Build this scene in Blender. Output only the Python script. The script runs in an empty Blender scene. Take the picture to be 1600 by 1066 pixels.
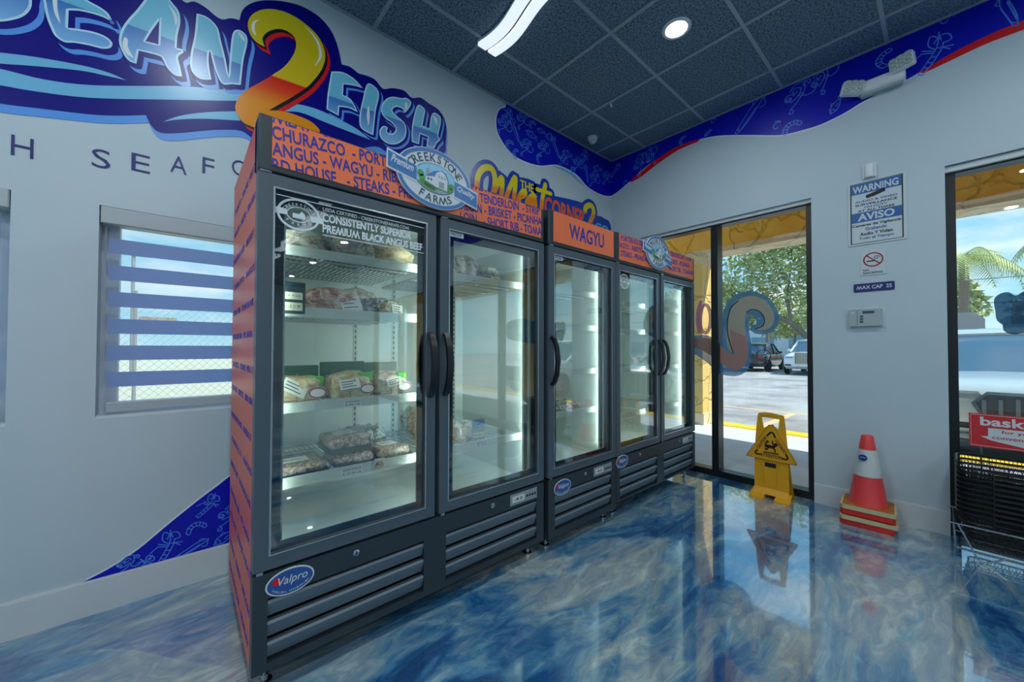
import bpy, bmesh, math, random
from mathutils import Vector, Matrix, noise
from mathutils.geometry import delaunay_2d_cdt
random.seed(7)
scene = bpy.context.scene
COL = scene.collection
R = math.radians

# ------------------------------------------------------------------ camera
CAM = Vector((-3.7953, -2.5771, 1.22))
YAW, PITCH, ROLL, FPX = 0.8535, 0.017, 0.0026, 591.4253
_f = Vector((math.cos(YAW)*math.cos(PITCH), math.sin(YAW)*math.cos(PITCH), math.sin(PITCH)))
_r0 = Vector((math.sin(YAW), -math.cos(YAW), 0)); _u0 = _r0.cross(_f)
_r = _r0*math.cos(ROLL) + _u0*math.sin(ROLL); _u = _u0*math.cos(ROLL) - _r0*math.sin(ROLL)
cam_data = bpy.data.cameras.new('camera'); cam = bpy.data.objects.new('camera', cam_data)
COL.objects.link(cam)
cam.matrix_world = Matrix(((_r.x, _u.x, -_f.x, CAM.x), (_r.y, _u.y, -_f.y, CAM.y), (_r.z, _u.z, -_f.z, CAM.z), (0, 0, 0, 1)))
cam_data.sensor_fit = 'HORIZONTAL'; cam_data.sensor_width = 36.0
cam_data.lens = 36.0*FPX/1600.0; cam_data.clip_start = 0.02; cam_data.clip_end = 400
scene.camera = cam

# ------------------------------------------------------------------ sky, sun, exposure
world = bpy.data.worlds.new('sky'); scene.world = world; world.use_nodes = True
def build_sky():
    nt = world.node_tree; n = nt.nodes; l = nt.links; n.clear()
    out = n.new('ShaderNodeOutputWorld'); bg = n.new('ShaderNodeBackground')
    tc = n.new('ShaderNodeTexCoord'); sep = n.new('ShaderNodeSeparateXYZ')
    l.new(tc.outputs['Generated'], sep.inputs[0])
    ramp = n.new('ShaderNodeValToRGB')
    ramp.color_ramp.elements[0].position = 0.0; ramp.color_ramp.elements[0].color = (0.42, 0.76, 0.93, 1)
    ramp.color_ramp.elements[1].position = 0.6; ramp.color_ramp.elements[1].color = (0.12, 0.46, 0.86, 1)
    l.new(sep.outputs['Z'], ramp.inputs[0])
    mp = n.new('ShaderNodeMapping'); mp.inputs['Scale'].default_value = (1.6, 1.6, 5.0)
    l.new(tc.outputs['Generated'], mp.inputs[0])
    nz = n.new('ShaderNodeTexNoise'); nz.inputs['Scale'].default_value = 2.2; nz.inputs['Detail'].default_value = 9
    nz.inputs['Roughness'].default_value = 0.58
    l.new(mp.outputs[0], nz.inputs['Vector'])
    cr = n.new('ShaderNodeValToRGB'); cr.color_ramp.elements[0].position = 0.48; cr.color_ramp.elements[1].position = 0.74
    l.new(nz.outputs['Fac'], cr.inputs[0])
    mx = n.new('ShaderNodeMix'); mx.data_type = 'RGBA'; mx.inputs[7].default_value = (1.0, 1.02, 1.05, 1)
    l.new(cr.outputs['Color'], mx.inputs[0]); l.new(ramp.outputs['Color'], mx.inputs[6])
    l.new(mx.outputs[2], bg.inputs['Color']); bg.inputs['Strength'].default_value = 1.25
    l.new(bg.outputs[0], out.inputs['Surface'])
build_sky()
sun_data = bpy.data.lights.new('sun', 'SUN'); sun_data.energy = 6.0; sun_data.angle = R(0.6); sun_data.color = (1, .96, .9)
sun = bpy.data.objects.new('sun', sun_data); COL.objects.link(sun); sun.location = (6, -8, 14)
sun.rotation_euler = Vector((-0.32, 0.48, -0.81)).to_track_quat('-Z', 'Y').to_euler()
DOWNLIGHT_W = (11.0, 16.0, 16.0)   # recessed ceiling lamps; storefront row set weaker to darken the pier
WAVE_EMIT = 0.9           # wavy ceiling lamps
vs = scene.view_settings
vs.view_transform = 'Standard'; vs.look = 'None'; vs.exposure = 0.0; vs.gamma = 1.0; vs.use_curve_mapping = False
scene.cycles.use_denoising = True
scene.cycles.max_bounces = 10; scene.cycles.transparent_max_bounces = 24; scene.cycles.glossy_bounces = 5
scene.cycles.sample_clamp_indirect = 6.0
scene.cycles.caustics_reflective = False; scene.cycles.caustics_refractive = False

# ------------------------------------------------------------------ helpers: measuring
# a photograph measurement (x, y) turned into a point on a real plane of the room
def ray(px, py): return _r*((px-800)/FPX) + _u*((533-py)/FPX) + _f
def hit(px, py, ax, val):
    d = ray(px, py); return CAM + d*((val-CAM[ax])/d[ax])
def lw(px, py): p = hit(px, py, 1, 0.0); return (p.x, p.z)          # left wall: u = x, v = z
def rw(px, py): p = hit(px, py, 0, 0.0); return (-p.y, p.z)         # right wall: u = -y, v = z
FY = -1.006                                                         # front plane of the freezers
def fz(px, py): p = hit(px, py, 1, FY); return (p.x, p.z)
def zoomer(x0, y0, s, fn): return lambda X, Y: fn(x0+X/s, y0+Y/s)

def srgb(h):
    h = h.lstrip('#'); c = [int(h[i:i+2], 16)/255 for i in (0, 2, 4)]
    return tuple(v/12.92 if v <= .04045 else ((v+.055)/1.055)**2.4 for v in c)

# ------------------------------------------------------------------ helpers: materials
MATS = {}
def mat(name, col='#808080', rough=.5, metal=0.0, var=.06, vscale=30, bump=0.0, bscale=60, emit=0.0, coat=0.0, spec=.5, alpha=None):
    """plain procedural material: colour with slight noise variation, optional noise bump"""
    if name in MATS: return MATS[name]
    m = bpy.data.materials.new(name); m.use_nodes = True; nt = m.node_tree; n = nt.nodes; l = nt.links
    b = n['Principled BSDF']
    c = srgb(col) if isinstance(col, str) else col
    b.inputs['Roughness'].default_value = rough; b.inputs['Metallic'].default_value = metal
    b.inputs['Specular IOR Level'].default_value = spec; b.inputs['Coat Weight'].default_value = coat
    tc = n.new('ShaderNodeTexCoord'); nz = n.new('ShaderNodeTexNoise')
    nz.inputs['Scale'].default_value = vscale; nz.inputs['Detail'].default_value = 4
    l.new(tc.outputs['Object'], nz.inputs['Vector'])
    mx = n.new('ShaderNodeMix'); mx.data_type = 'RGBA'
    mx.inputs[6].default_value = (*[v*(1-var) for v in c], 1); mx.inputs[7].default_value = (*[min(1, v*(1+var)) for v in c], 1)
    l.new(nz.outputs['Fac'], mx.inputs[0]); l.new(mx.outputs[2], b.inputs['Base Color'])
    if bump:
        n2 = n.new('ShaderNodeTexNoise'); n2.inputs['Scale'].default_value = bscale; n2.inputs['Detail'].default_value = 6
        l.new(tc.outputs['Object'], n2.inputs['Vector'])
        bp = n.new('ShaderNodeBump'); bp.inputs['Strength'].default_value = bump; bp.inputs['Distance'].default_value = .01
        l.new(n2.outputs['Fac'], bp.inputs['Height']); l.new(bp.outputs[0], b.inputs['Normal'])
    if emit:
        b.inputs['Emission Color'].default_value = (*c, 1); b.inputs['Emission Strength'].default_value = emit
    if alpha is not None: b.inputs['Alpha'].default_value = alpha
    MATS[name] = m; return m

def custom(name):
    m = bpy.data.materials.new(name); m.use_nodes = True; MATS[name] = m
    return m, m.node_tree.nodes, m.node_tree.links, m.node_tree.nodes['Principled BSDF']

def ramp_node(n, stops, interp='LINEAR'):
    r = n.new('ShaderNodeValToRGB'); e = r.color_ramp.elements; r.color_ramp.interpolation = interp
    while len(e) < len(stops): e.new(.5)
    for k, (p, c) in enumerate(stops): e[k].position = p; e[k].color = (*(srgb(c) if isinstance(c, str) else c), 1)
    return r

def glass_mat(name, tint=(1, 1, 1), ior=1.5, boost=0.0):
    m = bpy.data.materials.new(name); m.use_nodes = True; nt = m.node_tree; n = nt.nodes; l = nt.links; n.clear()
    out = n.new('ShaderNodeOutputMaterial'); tr = n.new('ShaderNodeBsdfTransparent'); gl = n.new('ShaderNodeBsdfGlossy')
    tr.inputs[0].default_value = (*tint, 1); gl.inputs['Roughness'].default_value = 0.0
    # Schlick reflectance, the same from both sides of the pane
    r0 = ((ior-1)/(ior+1))**2+boost
    lwt = n.new('ShaderNodeLayerWeight'); lwt.inputs['Blend'].default_value = .5
    pw = n.new('ShaderNodeMath'); pw.operation = 'POWER'; pw.inputs[1].default_value = 5; l.new(lwt.outputs['Facing'], pw.inputs[0])
    ad = n.new('ShaderNodeMath'); ad.operation = 'MULTIPLY_ADD'; ad.inputs[1].default_value = 1-r0; ad.inputs[2].default_value = r0; l.new(pw.outputs[0], ad.inputs[0])
    mx = n.new('ShaderNodeMixShader'); l.new(ad.outputs[0], mx.inputs[0])
    l.new(tr.outputs[0], mx.inputs[1]); l.new(gl.outputs[0], mx.inputs[2]); l.new(mx.outputs[0], out.inputs[0])
    MATS[name] = m; return m

def see_through(name, col, opacity):
    """perforated vinyl or gauze: part colour, part view through"""
    m = bpy.data.materials.new(name); m.use_nodes = True; nt = m.node_tree; n = nt.nodes; l = nt.links; n.clear()
    out = n.new('ShaderNodeOutputMaterial'); tr = n.new('ShaderNodeBsdfTransparent'); di = n.new('ShaderNodeBsdfDiffuse')
    tl = n.new('ShaderNodeBsdfTranslucent'); m1 = n.new('ShaderNodeMixShader'); m1.inputs[0].default_value = .5
    di.inputs[0].default_value = (*srgb(col), 1); tl.inputs[0].default_value = (*srgb(col), 1)
    mx = n.new('ShaderNodeMixShader'); mx.inputs[0].default_value = opacity
    l.new(di.outputs[0], m1.inputs[1]); l.new(tl.outputs[0], m1.inputs[2])
    l.new(tr.outputs[0], mx.inputs[1]); l.new(m1.outputs[0], mx.inputs[2]); l.new(mx.outputs[0], out.inputs[0])
    MATS[name] = m; return m

# ------------------------------------------------------------------ helpers: geometry
class Frame:
    def __init__(s, o, u, v):
        s.o = Vector(o); s.u = Vector(u); s.v = Vector(v); s.n = s.u.cross(s.v)
    def p(s, a, b, d=0.0): return s.o + s.u*a + s.v*b + s.n*d
LW = Frame((0, -.0012, 0), (1, 0, 0), (0, 0, 1))      # faces -Y
RW = Frame((-.0012, 0, 0), (0, -1, 0), (0, 0, 1))     # faces -X
FF = Frame((0, FY, 0), (1, 0, 0), (0, 0, 1))

class MB:
    def __init__(s): s.v = []; s.f = []
    def add(s, vs, fs):
        b = len(s.v); s.v += [Vector(p) for p in vs]; s.f += [tuple(b+i for i in q) for q in fs]; return s
    def box(s, x0, x1, y0, y1, z0, z1):
        return s.add([(x0,y0,z0),(x1,y0,z0),(x1,y1,z0),(x0,y1,z0),(x0,y0,z1),(x1,y0,z1),(x1,y1,z1),(x0,y1,z1)],
                     [(0,3,2,1),(4,5,6,7),(0,1,5,4),(1,2,6,5),(2,3,7,6),(3,0,4,7)])
    def rbox(s, x0, x1, y0, y1, z0, z1, c=.004):
        bm = bmesh.new(); bmesh.ops.create_cube(bm, size=1)
        for w in bm.verts: w.co = ((x0+x1)/2+w.co.x*(x1-x0), (y0+y1)/2+w.co.y*(y1-y0), (z0+z1)/2+w.co.z*(z1-z0))
        bmesh.ops.bevel(bm, geom=list(bm.edges), offset=c, segments=1, affect='EDGES', profile=.5)
        return s.bm(bm)
    def bm(s, bm):
        bm.verts.index_update(); s.add([w.co.copy() for w in bm.verts], [[w.index for w in f.verts] for f in bm.faces]); bm.free(); return s
    def prism(s, fr, pts, d0, d1, back=False):
        a = sum(pts[i][0]*pts[(i+1) % len(pts)][1]-pts[(i+1) % len(pts)][0]*pts[i][1] for i in range(len(pts)))
        if a < 0: pts = pts[::-1]
        k = len(pts); vs = [fr.p(x, y, d1) for x, y in pts]+[fr.p(x, y, d0) for x, y in pts]
        if k <= 4:
            fs = [tuple(range(k))]+[(i, k+i, k+(i+1) % k, (i+1) % k) for i in range(k)]
            if back: fs.append(tuple(range(2*k-1, k-1, -1)))
            return s.add(vs, fs)
        # outlines with many corners are filled by a constrained triangulation
        V, _e, Fc, *_ = delaunay_2d_cdt([Vector(p[:2]) for p in pts], [], [list(range(k))], 1, 1e-6)
        s.add(vs, [(i, k+i, k+(i+1) % k, (i+1) % k) for i in range(k)])
        ccw = lambda f: (V[f[1]]-V[f[0]]).cross(V[f[2]]-V[f[0]]) > 0
        Fc = [tuple(f) if ccw(f) else tuple(f[::-1]) for f in Fc]
        s.add([fr.p(p.x, p.y, d1) for p in V], Fc)
        if back: s.add([fr.p(p.x, p.y, d0) for p in V], [f[::-1] for f in Fc])
        return s
    def ribbon(s, fr, pts, w, d0, d1, closed=False):
        k = len(pts); L = []; Q = []
        for i in range(k):
            p = Vector(pts[i]); a = Vector(pts[i-1]) if (i or closed) else p; b = Vector(pts[(i+1) % k]) if (i < k-1 or closed) else p
            t = (b-a); t = t.normalized() if t.length else Vector((1, 0)); nn = Vector((-t.y, t.x))*w/2
            if not closed and i == 0: p = p-t*w*.3
            if not closed and i == k-1: p = p+t*w*.3
            L.append(p+nn); Q.append(p-nn)
        vs = []; fs = []
        for i in range(k):
            vs += [fr.p(L[i].x, L[i].y, d1), fr.p(Q[i].x, Q[i].y, d1), fr.p(L[i].x, L[i].y, d0), fr.p(Q[i].x, Q[i].y, d0)]
        for i in range(k if closed else k-1):
            a = 4*i; b = 4*((i+1) % k)
            fs += [(a, a+1, b+1, b), (a, b, b+2, a+2), (a+1, a+3, b+3, b+1)]
        return s.add(vs, fs)
    def stroke(s, fr, pts, w, d0, d1):
        L = []; Q = []
        for i in range(len(pts)):
            t = Vector(pts[min(i+1, len(pts)-1)])-Vector(pts[max(i-1, 0)]); t = t.normalized() if t.length else Vector((1, 0)); nn = Vector((-t.y, t.x))*w/2
            L.append(tuple(Vector(pts[i])+nn)); Q.append(tuple(Vector(pts[i])-nn))
        def cap(c, a0): return [(c[0]+w/2*math.cos(a0+math.pi*k/6), c[1]+w/2*math.sin(a0+math.pi*k/6)) for k in range(1, 6)]
        te = Vector(pts[-1])-Vector(pts[-2]); ts = Vector(pts[1])-Vector(pts[0])
        ae = math.atan2(te.y, te.x); as_ = math.atan2(ts.y, ts.x)
        return s.prism(fr, Q+cap(pts[-1], ae-math.pi/2)+L[::-1]+cap(pts[0], as_+math.pi/2), d0, d1)
    def tube(s, pts, r, n=6, closed=False, r1=None):
        pts = [Vector(p) for p in pts]; k = len(pts); vs = []; fs = []; ref = None
        for i, p in enumerate(pts):
            a = pts[i-1] if (i or closed) else p; b = pts[(i+1) % k] if (i < k-1 or closed) else p
            t = (b-a).normalized() if (b-a).length else Vector((0, 0, 1))
            if ref is None: ref = Vector((0, 0, 1)) if abs(t.z) < .9 else Vector((1, 0, 0))
            x = (ref-t*ref.dot(t)).normalized(); ref = x; y = t.cross(x)
            rr = r if r1 is None else r+(r1-r)*i/max(1, k-1)
            vs += [p+(x*math.cos(2*math.pi*j/n)+y*math.sin(2*math.pi*j/n))*rr for j in range(n)]
        for i in range(k if closed else k-1):
            a = i*n; b = ((i+1) % k)*n
            fs += [(a+j, a+(j+1) % n, b+(j+1) % n, b+j) for j in range(n)]
        if not closed: fs += [tuple(range(n-1, -1, -1)), tuple(range((k-1)*n, k*n))]
        return s.add(vs, fs)
    def lathe(s, prof, n=24, c=(0, 0, 0), m=None):
        vs = []; fs = []; k = len(prof)
        for r, z in prof:
            for j in range(n):
                p = Vector((r*math.cos(2*math.pi*j/n), r*math.sin(2*math.pi*j/n), z))
                vs.append((m @ p if m else p)+Vector(c))
        for i in range(k-1):
            fs += [(i*n+j, i*n+(j+1) % n, (i+1)*n+(j+1) % n, (i+1)*n+j) for j in range(n)]
        if prof[0][0] > 1e-6: fs.append(tuple(range(n-1, -1, -1)))
        if prof[-1][0] > 1e-6: fs.append(tuple(range((k-1)*n, k*n)))
        return s.add(vs, fs)
    def loft(s, rings, cap=True):
        n = len(rings[0]); vs = [p for r in rings for p in r]; fs = []
        for i in range(len(rings)-1):
            fs += [(i*n+j, i*n+(j+1) % n, (i+1)*n+(j+1) % n, (i+1)*n+j) for j in range(n)]
        if cap: fs += [tuple(range(n-1, -1, -1)), tuple(range((len(rings)-1)*n, len(rings)*n))]
        return s.add(vs, fs)
    def text(s, t, fr, u0, v0, w, h, d0, d1, bold=0.0, rot=0.0, shear=0.0):
        """text fitted to a w x h box whose lower left corner is (u0, v0); w None keeps the font's width"""
        vs, fs, tw, th = text_geo(t, bold, shear)
        sy = h/th; sx = sy if w is None else w/tw
        c, q = math.cos(rot), math.sin(rot); o = []
        for x, y, z in vs:
            X, Y = x*sx, y*sy
            o.append(fr.p(u0+X*c-Y*q, v0+X*q+Y*c, d0+(z+.5)*(d1-d0)))
        return s.add(o, fs)
    def clip(s, fr, u0, u1, v0, v1):
        bm = bmesh.new(); vv = [bm.verts.new(p) for p in s.v]
        for f in s.f:
            try: bm.faces.new([vv[i] for i in f])
            except ValueError: pass
        for (a, b, nu, nv) in ((u0, v0, -1, 0), (u1, v0, 1, 0), (u0, v0, 0, -1), (u0, v1, 0, 1)):
            bmesh.ops.bisect_plane(bm, geom=list(bm.verts)+list(bm.edges)+list(bm.faces), plane_co=fr.p(a, b), plane_no=fr.u*nu+fr.v*nv, clear_outer=True)
        s.v = []; s.f = []; return s.bm(bm)
    def build(s, name, m, parent=None, world=False, base=None, smooth=False):
        """base: origin of a thing that is one mesh; world: vertices are world coordinates under a parent"""
        off = Vector((0, 0, 0))
        if parent is not None and world:
            q = parent
            while q is not None: off += q.location; q = q.parent
        if base is not None: off = Vector(base)
        me = bpy.data.meshes.new(name); me.from_pydata([tuple(p-off) for p in s.v], [], s.f); me.update()
        if isinstance(m, str): m = MATS[m]
        me.materials.append(m)
        if smooth:
            me.polygons.foreach_set('use_smooth', [True]*len(me.polygons))
            try: me.set_sharp_from_angle(angle=R(smooth if smooth is not True else 40))
            except Exception: pass
        o = bpy.data.objects.new(name, me); COL.objects.link(o)
        if parent is not None: o.parent = parent
        if base is not None: o.location = base
        return o

TEXTS = {}
def text_geo(t, bold=0.0, shear=0.0):
    key = (t, bold, shear)
    if key not in TEXTS:
        # the built-in font's M breaks when thickened: a W is set in its place and turned round below
        swap = 'M' in t and bold > 0
        cu = bpy.data.curves.new('lettering', 'FONT'); cu.body = t.replace('M', 'W') if swap else t; cu.size = 1; cu.extrude = .5; cu.offset = bold
        cu.shear = shear; cu.resolution_u = 3
        o = bpy.data.objects.new('lettering', cu); COL.objects.link(o)
        me = bpy.data.meshes.new_from_object(o.evaluated_get(bpy.context.evaluated_depsgraph_get()))
        vs = [tuple(w.co) for w in me.vertices]; fs = [tuple(f.vertices) for f in me.polygons if f.normal.z > -.5]
        bpy.data.objects.remove(o); bpy.data.curves.remove(cu); bpy.data.meshes.remove(me)
        if swap:
            par = list(range(len(vs)))
            def root(i):
                while par[i] != i: par[i] = par[par[i]]; i = par[i]
                return i
            first = {}
            for i, q in enumerate(vs): par[root(i)] = root(first.setdefault((round(q[0], 4), round(q[1], 4)), i))
            for f in fs:
                for i in f[1:]: par[root(i)] = root(f[0])
            isl = {}
            for i in {i for f in fs for i in f}: isl.setdefault(root(i), []).append(i)
            isl = sorted(isl.values(), key=lambda q: min(vs[i][0] for i in q)); chars = [c for c in t if c != ' ']
            if len(isl) == len(chars):
                for c, q in zip(chars, isl):
                    if c == 'M':
                        sx = min(vs[i][0] for i in q)+max(vs[i][0] for i in q); sy = min(vs[i][1] for i in q)+max(vs[i][1] for i in q)
                        for i in q: vs[i] = (sx-vs[i][0], sy-vs[i][1], vs[i][2])
            else: print('letter pieces', t, len(isl), len(chars))
        x0 = min(a[0] for a in vs); x1 = max(a[0] for a in vs); y0 = min(a[1] for a in vs); y1 = max(a[1] for a in vs)
        TEXTS[key] = ([(a[0]-x0, a[1]-y0, a[2]) for a in vs], fs, x1-x0, y1-y0)
    return TEXTS[key]

def curve(pts, n=4, closed=True):
    """smooth curve through points; a third value on a point makes it a corner"""
    k = len(pts); out = []
    for i in range(k if closed else k-1):
        p1 = pts[i]; p2 = pts[(i+1) % k]
        p0 = pts[i-1] if (closed or i) else p1; p3 = pts[(i+2) % k] if (closed or i+2 < k) else p2
        if len(p1) > 2: p0 = p1
        if len(p2) > 2: p3 = p2
        for j in range(n):
            t = j/n; q = []
            for a in (0, 1):
                q.append(.5*(2*p1[a]+(p2[a]-p0[a])*t+(2*p0[a]-5*p1[a]+4*p2[a]-p3[a])*t*t+(3*p1[a]-p0[a]-3*p2[a]+p3[a])*t**3))
            out.append(tuple(q))
    if not closed: out.append(tuple(pts[-1][:2]))
    return out
def mapped(fn, pts): return [tuple(fn(p[0], p[1]))+tuple(p[2:]) for p in pts]
def grow(pts, d):
    """offset a closed outline outwards by d"""
    a = sum(pts[i][0]*pts[(i+1) % len(pts)][1]-pts[(i+1) % len(pts)][0]*pts[i][1] for i in range(len(pts)))
    sg = 1 if a > 0 else -1; o = []
    for i, p in enumerate(pts):
        q = Vector(pts[(i+1) % len(pts)][:2])-Vector(pts[i-1][:2]); q = q.normalized() if q.length else Vector((0, 0))
        o.append((p[0]+q.y*d*sg, p[1]-q.x*d*sg))
    return o
def shift(pts, dx, dy): return [(p[0]+dx, p[1]+dy)+tuple(p[2:]) for p in pts]
def ellipse(cx, cy, a, b, n=40, a0=0, a1=360):
    full = abs(a1-a0) >= 360
    return [(cx+a*math.cos(R(a0+(a1-a0)*i/(n if full else n-1))), cy+b*math.sin(R(a0+(a1-a0)*i/(n if full else n-1)))) for i in range(n)]
def rect(x0, y0, x1, y1): return [(x0, y0), (x1, y0), (x1, y1), (x0, y1)]
def rrect(x0, y0, x1, y1, r, n=4):
    o = []
    for cx, cy, a in ((x1-r, y0+r, -90), (x1-r, y1-r, 0), (x0+r, y1-r, 90), (x0+r, y0+r, 180)):
        o += [(cx+r*math.cos(R(a+90*i/n)), cy+r*math.sin(R(a+90*i/n))) for i in range(n+1)]
    return o

def tag(o, label, cat, group=None):
    o['label'] = label; o['category'] = cat
    if group: o['group'] = group
    return o
def thing(name, label, cat, loc=(0, 0, 0), rz=0.0, group=None):
    o = bpy.data.objects.new(name, None); COL.objects.link(o); o.location = loc; o.rotation_euler = (0, 0, rz)
    o.empty_display_size = .05
    return tag(o, label, cat, group)
def struct(o): o['kind'] = 'structure'; return o
def copy_tree(o, parent=None):
    c = o.copy(); COL.objects.link(c); c.parent = parent
    for ch in list(o.children): copy_tree(ch, c)
    return c
# ------------------------------------------------------------------ surface materials
def wall_material():
    m, n, l, b = custom('wall_paint')
    tc = n.new('ShaderNodeTexCoord'); nz = n.new('ShaderNodeTexNoise'); nz.inputs['Scale'].default_value = 1.3; nz.inputs['Detail'].default_value = 5
    l.new(tc.outputs['Object'], nz.inputs['Vector'])
    r = ramp_node(n, [(.3, '#b9c9d0'), (.7, '#c1d0d6')]); l.new(nz.outputs['Fac'], r.inputs[0]); l.new(r.outputs[0], b.inputs['Base Color'])
    n2 = n.new('ShaderNodeTexNoise'); n2.inputs['Scale'].default_value = 160; n2.inputs['Detail'].default_value = 3
    l.new(tc.outputs['Object'], n2.inputs['Vector'])
    bp = n.new('ShaderNodeBump'); bp.inputs['Strength'].default_value = .12; bp.inputs['Distance'].default_value = .004
    l.new(n2.outputs['Fac'], bp.inputs['Height']); l.new(bp.outputs[0], b.inputs['Normal']); b.inputs['Roughness'].default_value = .55
wall_material()
def floor_material():
    m, n, l, b = custom('epoxy_floor')
    tc = n.new('ShaderNodeTexCoord')
    mp = n.new('ShaderNodeMapping'); mp.inputs['Rotation'].default_value = (0, 0, R(-28)); mp.inputs['Scale'].default_value = (.62, 1.7, 1)
    mp.inputs['Location'].default_value = (1.7, .4, 0)
    l.new(tc.outputs['Object'], mp.inputs[0])
    w = n.new('ShaderNodeTexNoise'); w.inputs['Scale'].default_value = .9; w.inputs['Detail'].default_value = 4; w.inputs['Roughness'].default_value = .55
    l.new(mp.outputs[0], w.inputs['Vector'])
    sub = n.new('ShaderNodeVectorMath'); sub.operation = 'SUBTRACT'; sub.inputs[1].default_value = (.5, .5, .5); l.new(w.outputs['Color'], sub.inputs[0])
    sc = n.new('ShaderNodeVectorMath'); sc.operation = 'SCALE'; sc.inputs['Scale'].default_value = 1.5; l.new(sub.outputs[0], sc.inputs[0])
    ad = n.new('ShaderNodeVectorMath'); ad.operation = 'ADD'; l.new(mp.outputs[0], ad.inputs[0]); l.new(sc.outputs[0], ad.inputs[1])
    n2 = n.new('ShaderNodeTexNoise'); n2.inputs['Scale'].default_value = 1.15; n2.inputs['Detail'].default_value = 11; n2.inputs['Roughness'].default_value = .68
    n2.inputs['Distortion'].default_value = .0; l.new(ad.outputs[0], n2.inputs['Vector'])
    r = ramp_node(n, [(.30, '#0d2f4e'), (.40, '#1d5f96'), (.45, '#4783ab'), (.495, '#7fa0b2'), (.55, '#aab6b8'), (.63, '#c2c6c0'), (.73, '#93abb8')])
    l.new(n2.outputs['Fac'], r.inputs[0])
    # fine feathered veins
    n3 = n.new('ShaderNodeTexNoise'); n3.inputs['Scale'].default_value = 8.0; n3.inputs['Detail'].default_value = 9; n3.inputs['Roughness'].default_value = .7
    n3.inputs['Distortion'].default_value = .3; l.new(ad.outputs[0], n3.inputs['Vector'])
    r3 = ramp_node(n, [(.36, '#2f6698'), (.50, '#8b9aa2'), (.66, '#d6d8d4')]); l.new(n3.outputs['Fac'], r3.inputs[0])
    mx = n.new('ShaderNodeMix'); mx.data_type = 'RGBA'; mx.blend_type = 'OVERLAY'; mx.inputs[0].default_value = .55
    l.new(r.outputs[0], mx.inputs[6]); l.new(r3.outputs[0], mx.inputs[7]); l.new(mx.outputs[2], b.inputs['Base Color'])
    n4 = n.new('ShaderNodeTexNoise'); n4.inputs['Scale'].default_value = 14; n4.inputs['Detail'].default_value = 3; l.new(tc.outputs['Object'], n4.inputs['Vector'])
    bp = n.new('ShaderNodeBump'); bp.inputs['Strength'].default_value = .05; bp.inputs['Distance'].default_value = .012
    l.new(n4.outputs['Fac'], bp.inputs['Height']); l.new(bp.outputs[0], b.inputs['Normal'])
    b.inputs['Roughness'].default_value = .10; b.inputs['Specular IOR Level'].default_value = .8; b.inputs['IOR'].default_value = 1.6; b.inputs['Coat Weight'].default_value = 1.0; b.inputs['Coat IOR'].default_value = 1.9; b.inputs['Coat Roughness'].default_value = .02
floor_material()
def tile_material():
    m, n, l, b = custom('ceiling_tile')
    tc = n.new('ShaderNodeTexCoord'); nz = n.new('ShaderNodeTexNoise'); nz.inputs['Scale'].default_value = 75; nz.inputs['Detail'].default_value = 2
    l.new(tc.outputs['Object'], nz.inputs['Vector'])
    r = ramp_node(n, [(.38, '#455a69'), (.50, '#6f8697'), (.66, '#8296a5')]); l.new(nz.outputs['Fac'], r.inputs[0]); l.new(r.outputs[0], b.inputs['Base Color'])
    bp = n.new('ShaderNodeBump'); bp.inputs['Strength'].default_value = .5; bp.inputs['Distance'].default_value = .006
    l.new(nz.outputs['Fac'], bp.inputs['Height']); l.new(bp.outputs[0], b.inputs['Normal']); b.inputs['Roughness'].default_value = .75
tile_material()
def stucco_material(name, c0, c1):
    m, n, l, b = custom(name)
    tc = n.new('ShaderNodeTexCoord'); w = n.new('ShaderNodeTexNoise'); w.inputs['Scale'].default_value = 3; w.inputs['Detail'].default_value = 4
    l.new(tc.outputs['Object'], w.inputs['Vector'])
    mx = n.new('ShaderNodeMix'); mx.data_type = 'RGBA'; mx.inputs[0].default_value = .35; l.new(tc.outputs['Object'], mx.inputs[6]); l.new(w.outputs['Color'], mx.inputs[7])
    vo = n.new('ShaderNodeTexVoronoi'); vo.feature = 'DISTANCE_TO_EDGE'; vo.inputs['Scale'].default_value = 3.2; l.new(mx.outputs[2], vo.inputs['Vector'])
    rr = ramp_node(n, [(0, (0, 0, 0)), (.05, (1, 1, 1))]); l.new(vo.outputs['Distance'], rr.inputs[0])
    r = ramp_node(n, [(.3, c0), (.7, c1)]); l.new(w.outputs['Fac'], r.inputs[0]); l.new(r.outputs[0], b.inputs['Base Color'])
    bp = n.new('ShaderNodeBump'); bp.inputs['Strength'].default_value = .8; bp.inputs['Distance'].default_value = .03
    l.new(rr.outputs[0], bp.inputs['Height']); l.new(bp.outputs[0], b.inputs['Normal']); b.inputs['Roughness'].default_value = .85
stucco_material('stucco', '#f2b53c', '#fbcb5e'); stucco_material('stucco_light', '#e6c070', '#efd08a')
stucco_material('stucco_pale', '#dcc9a4', '#eadcc0')
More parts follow.
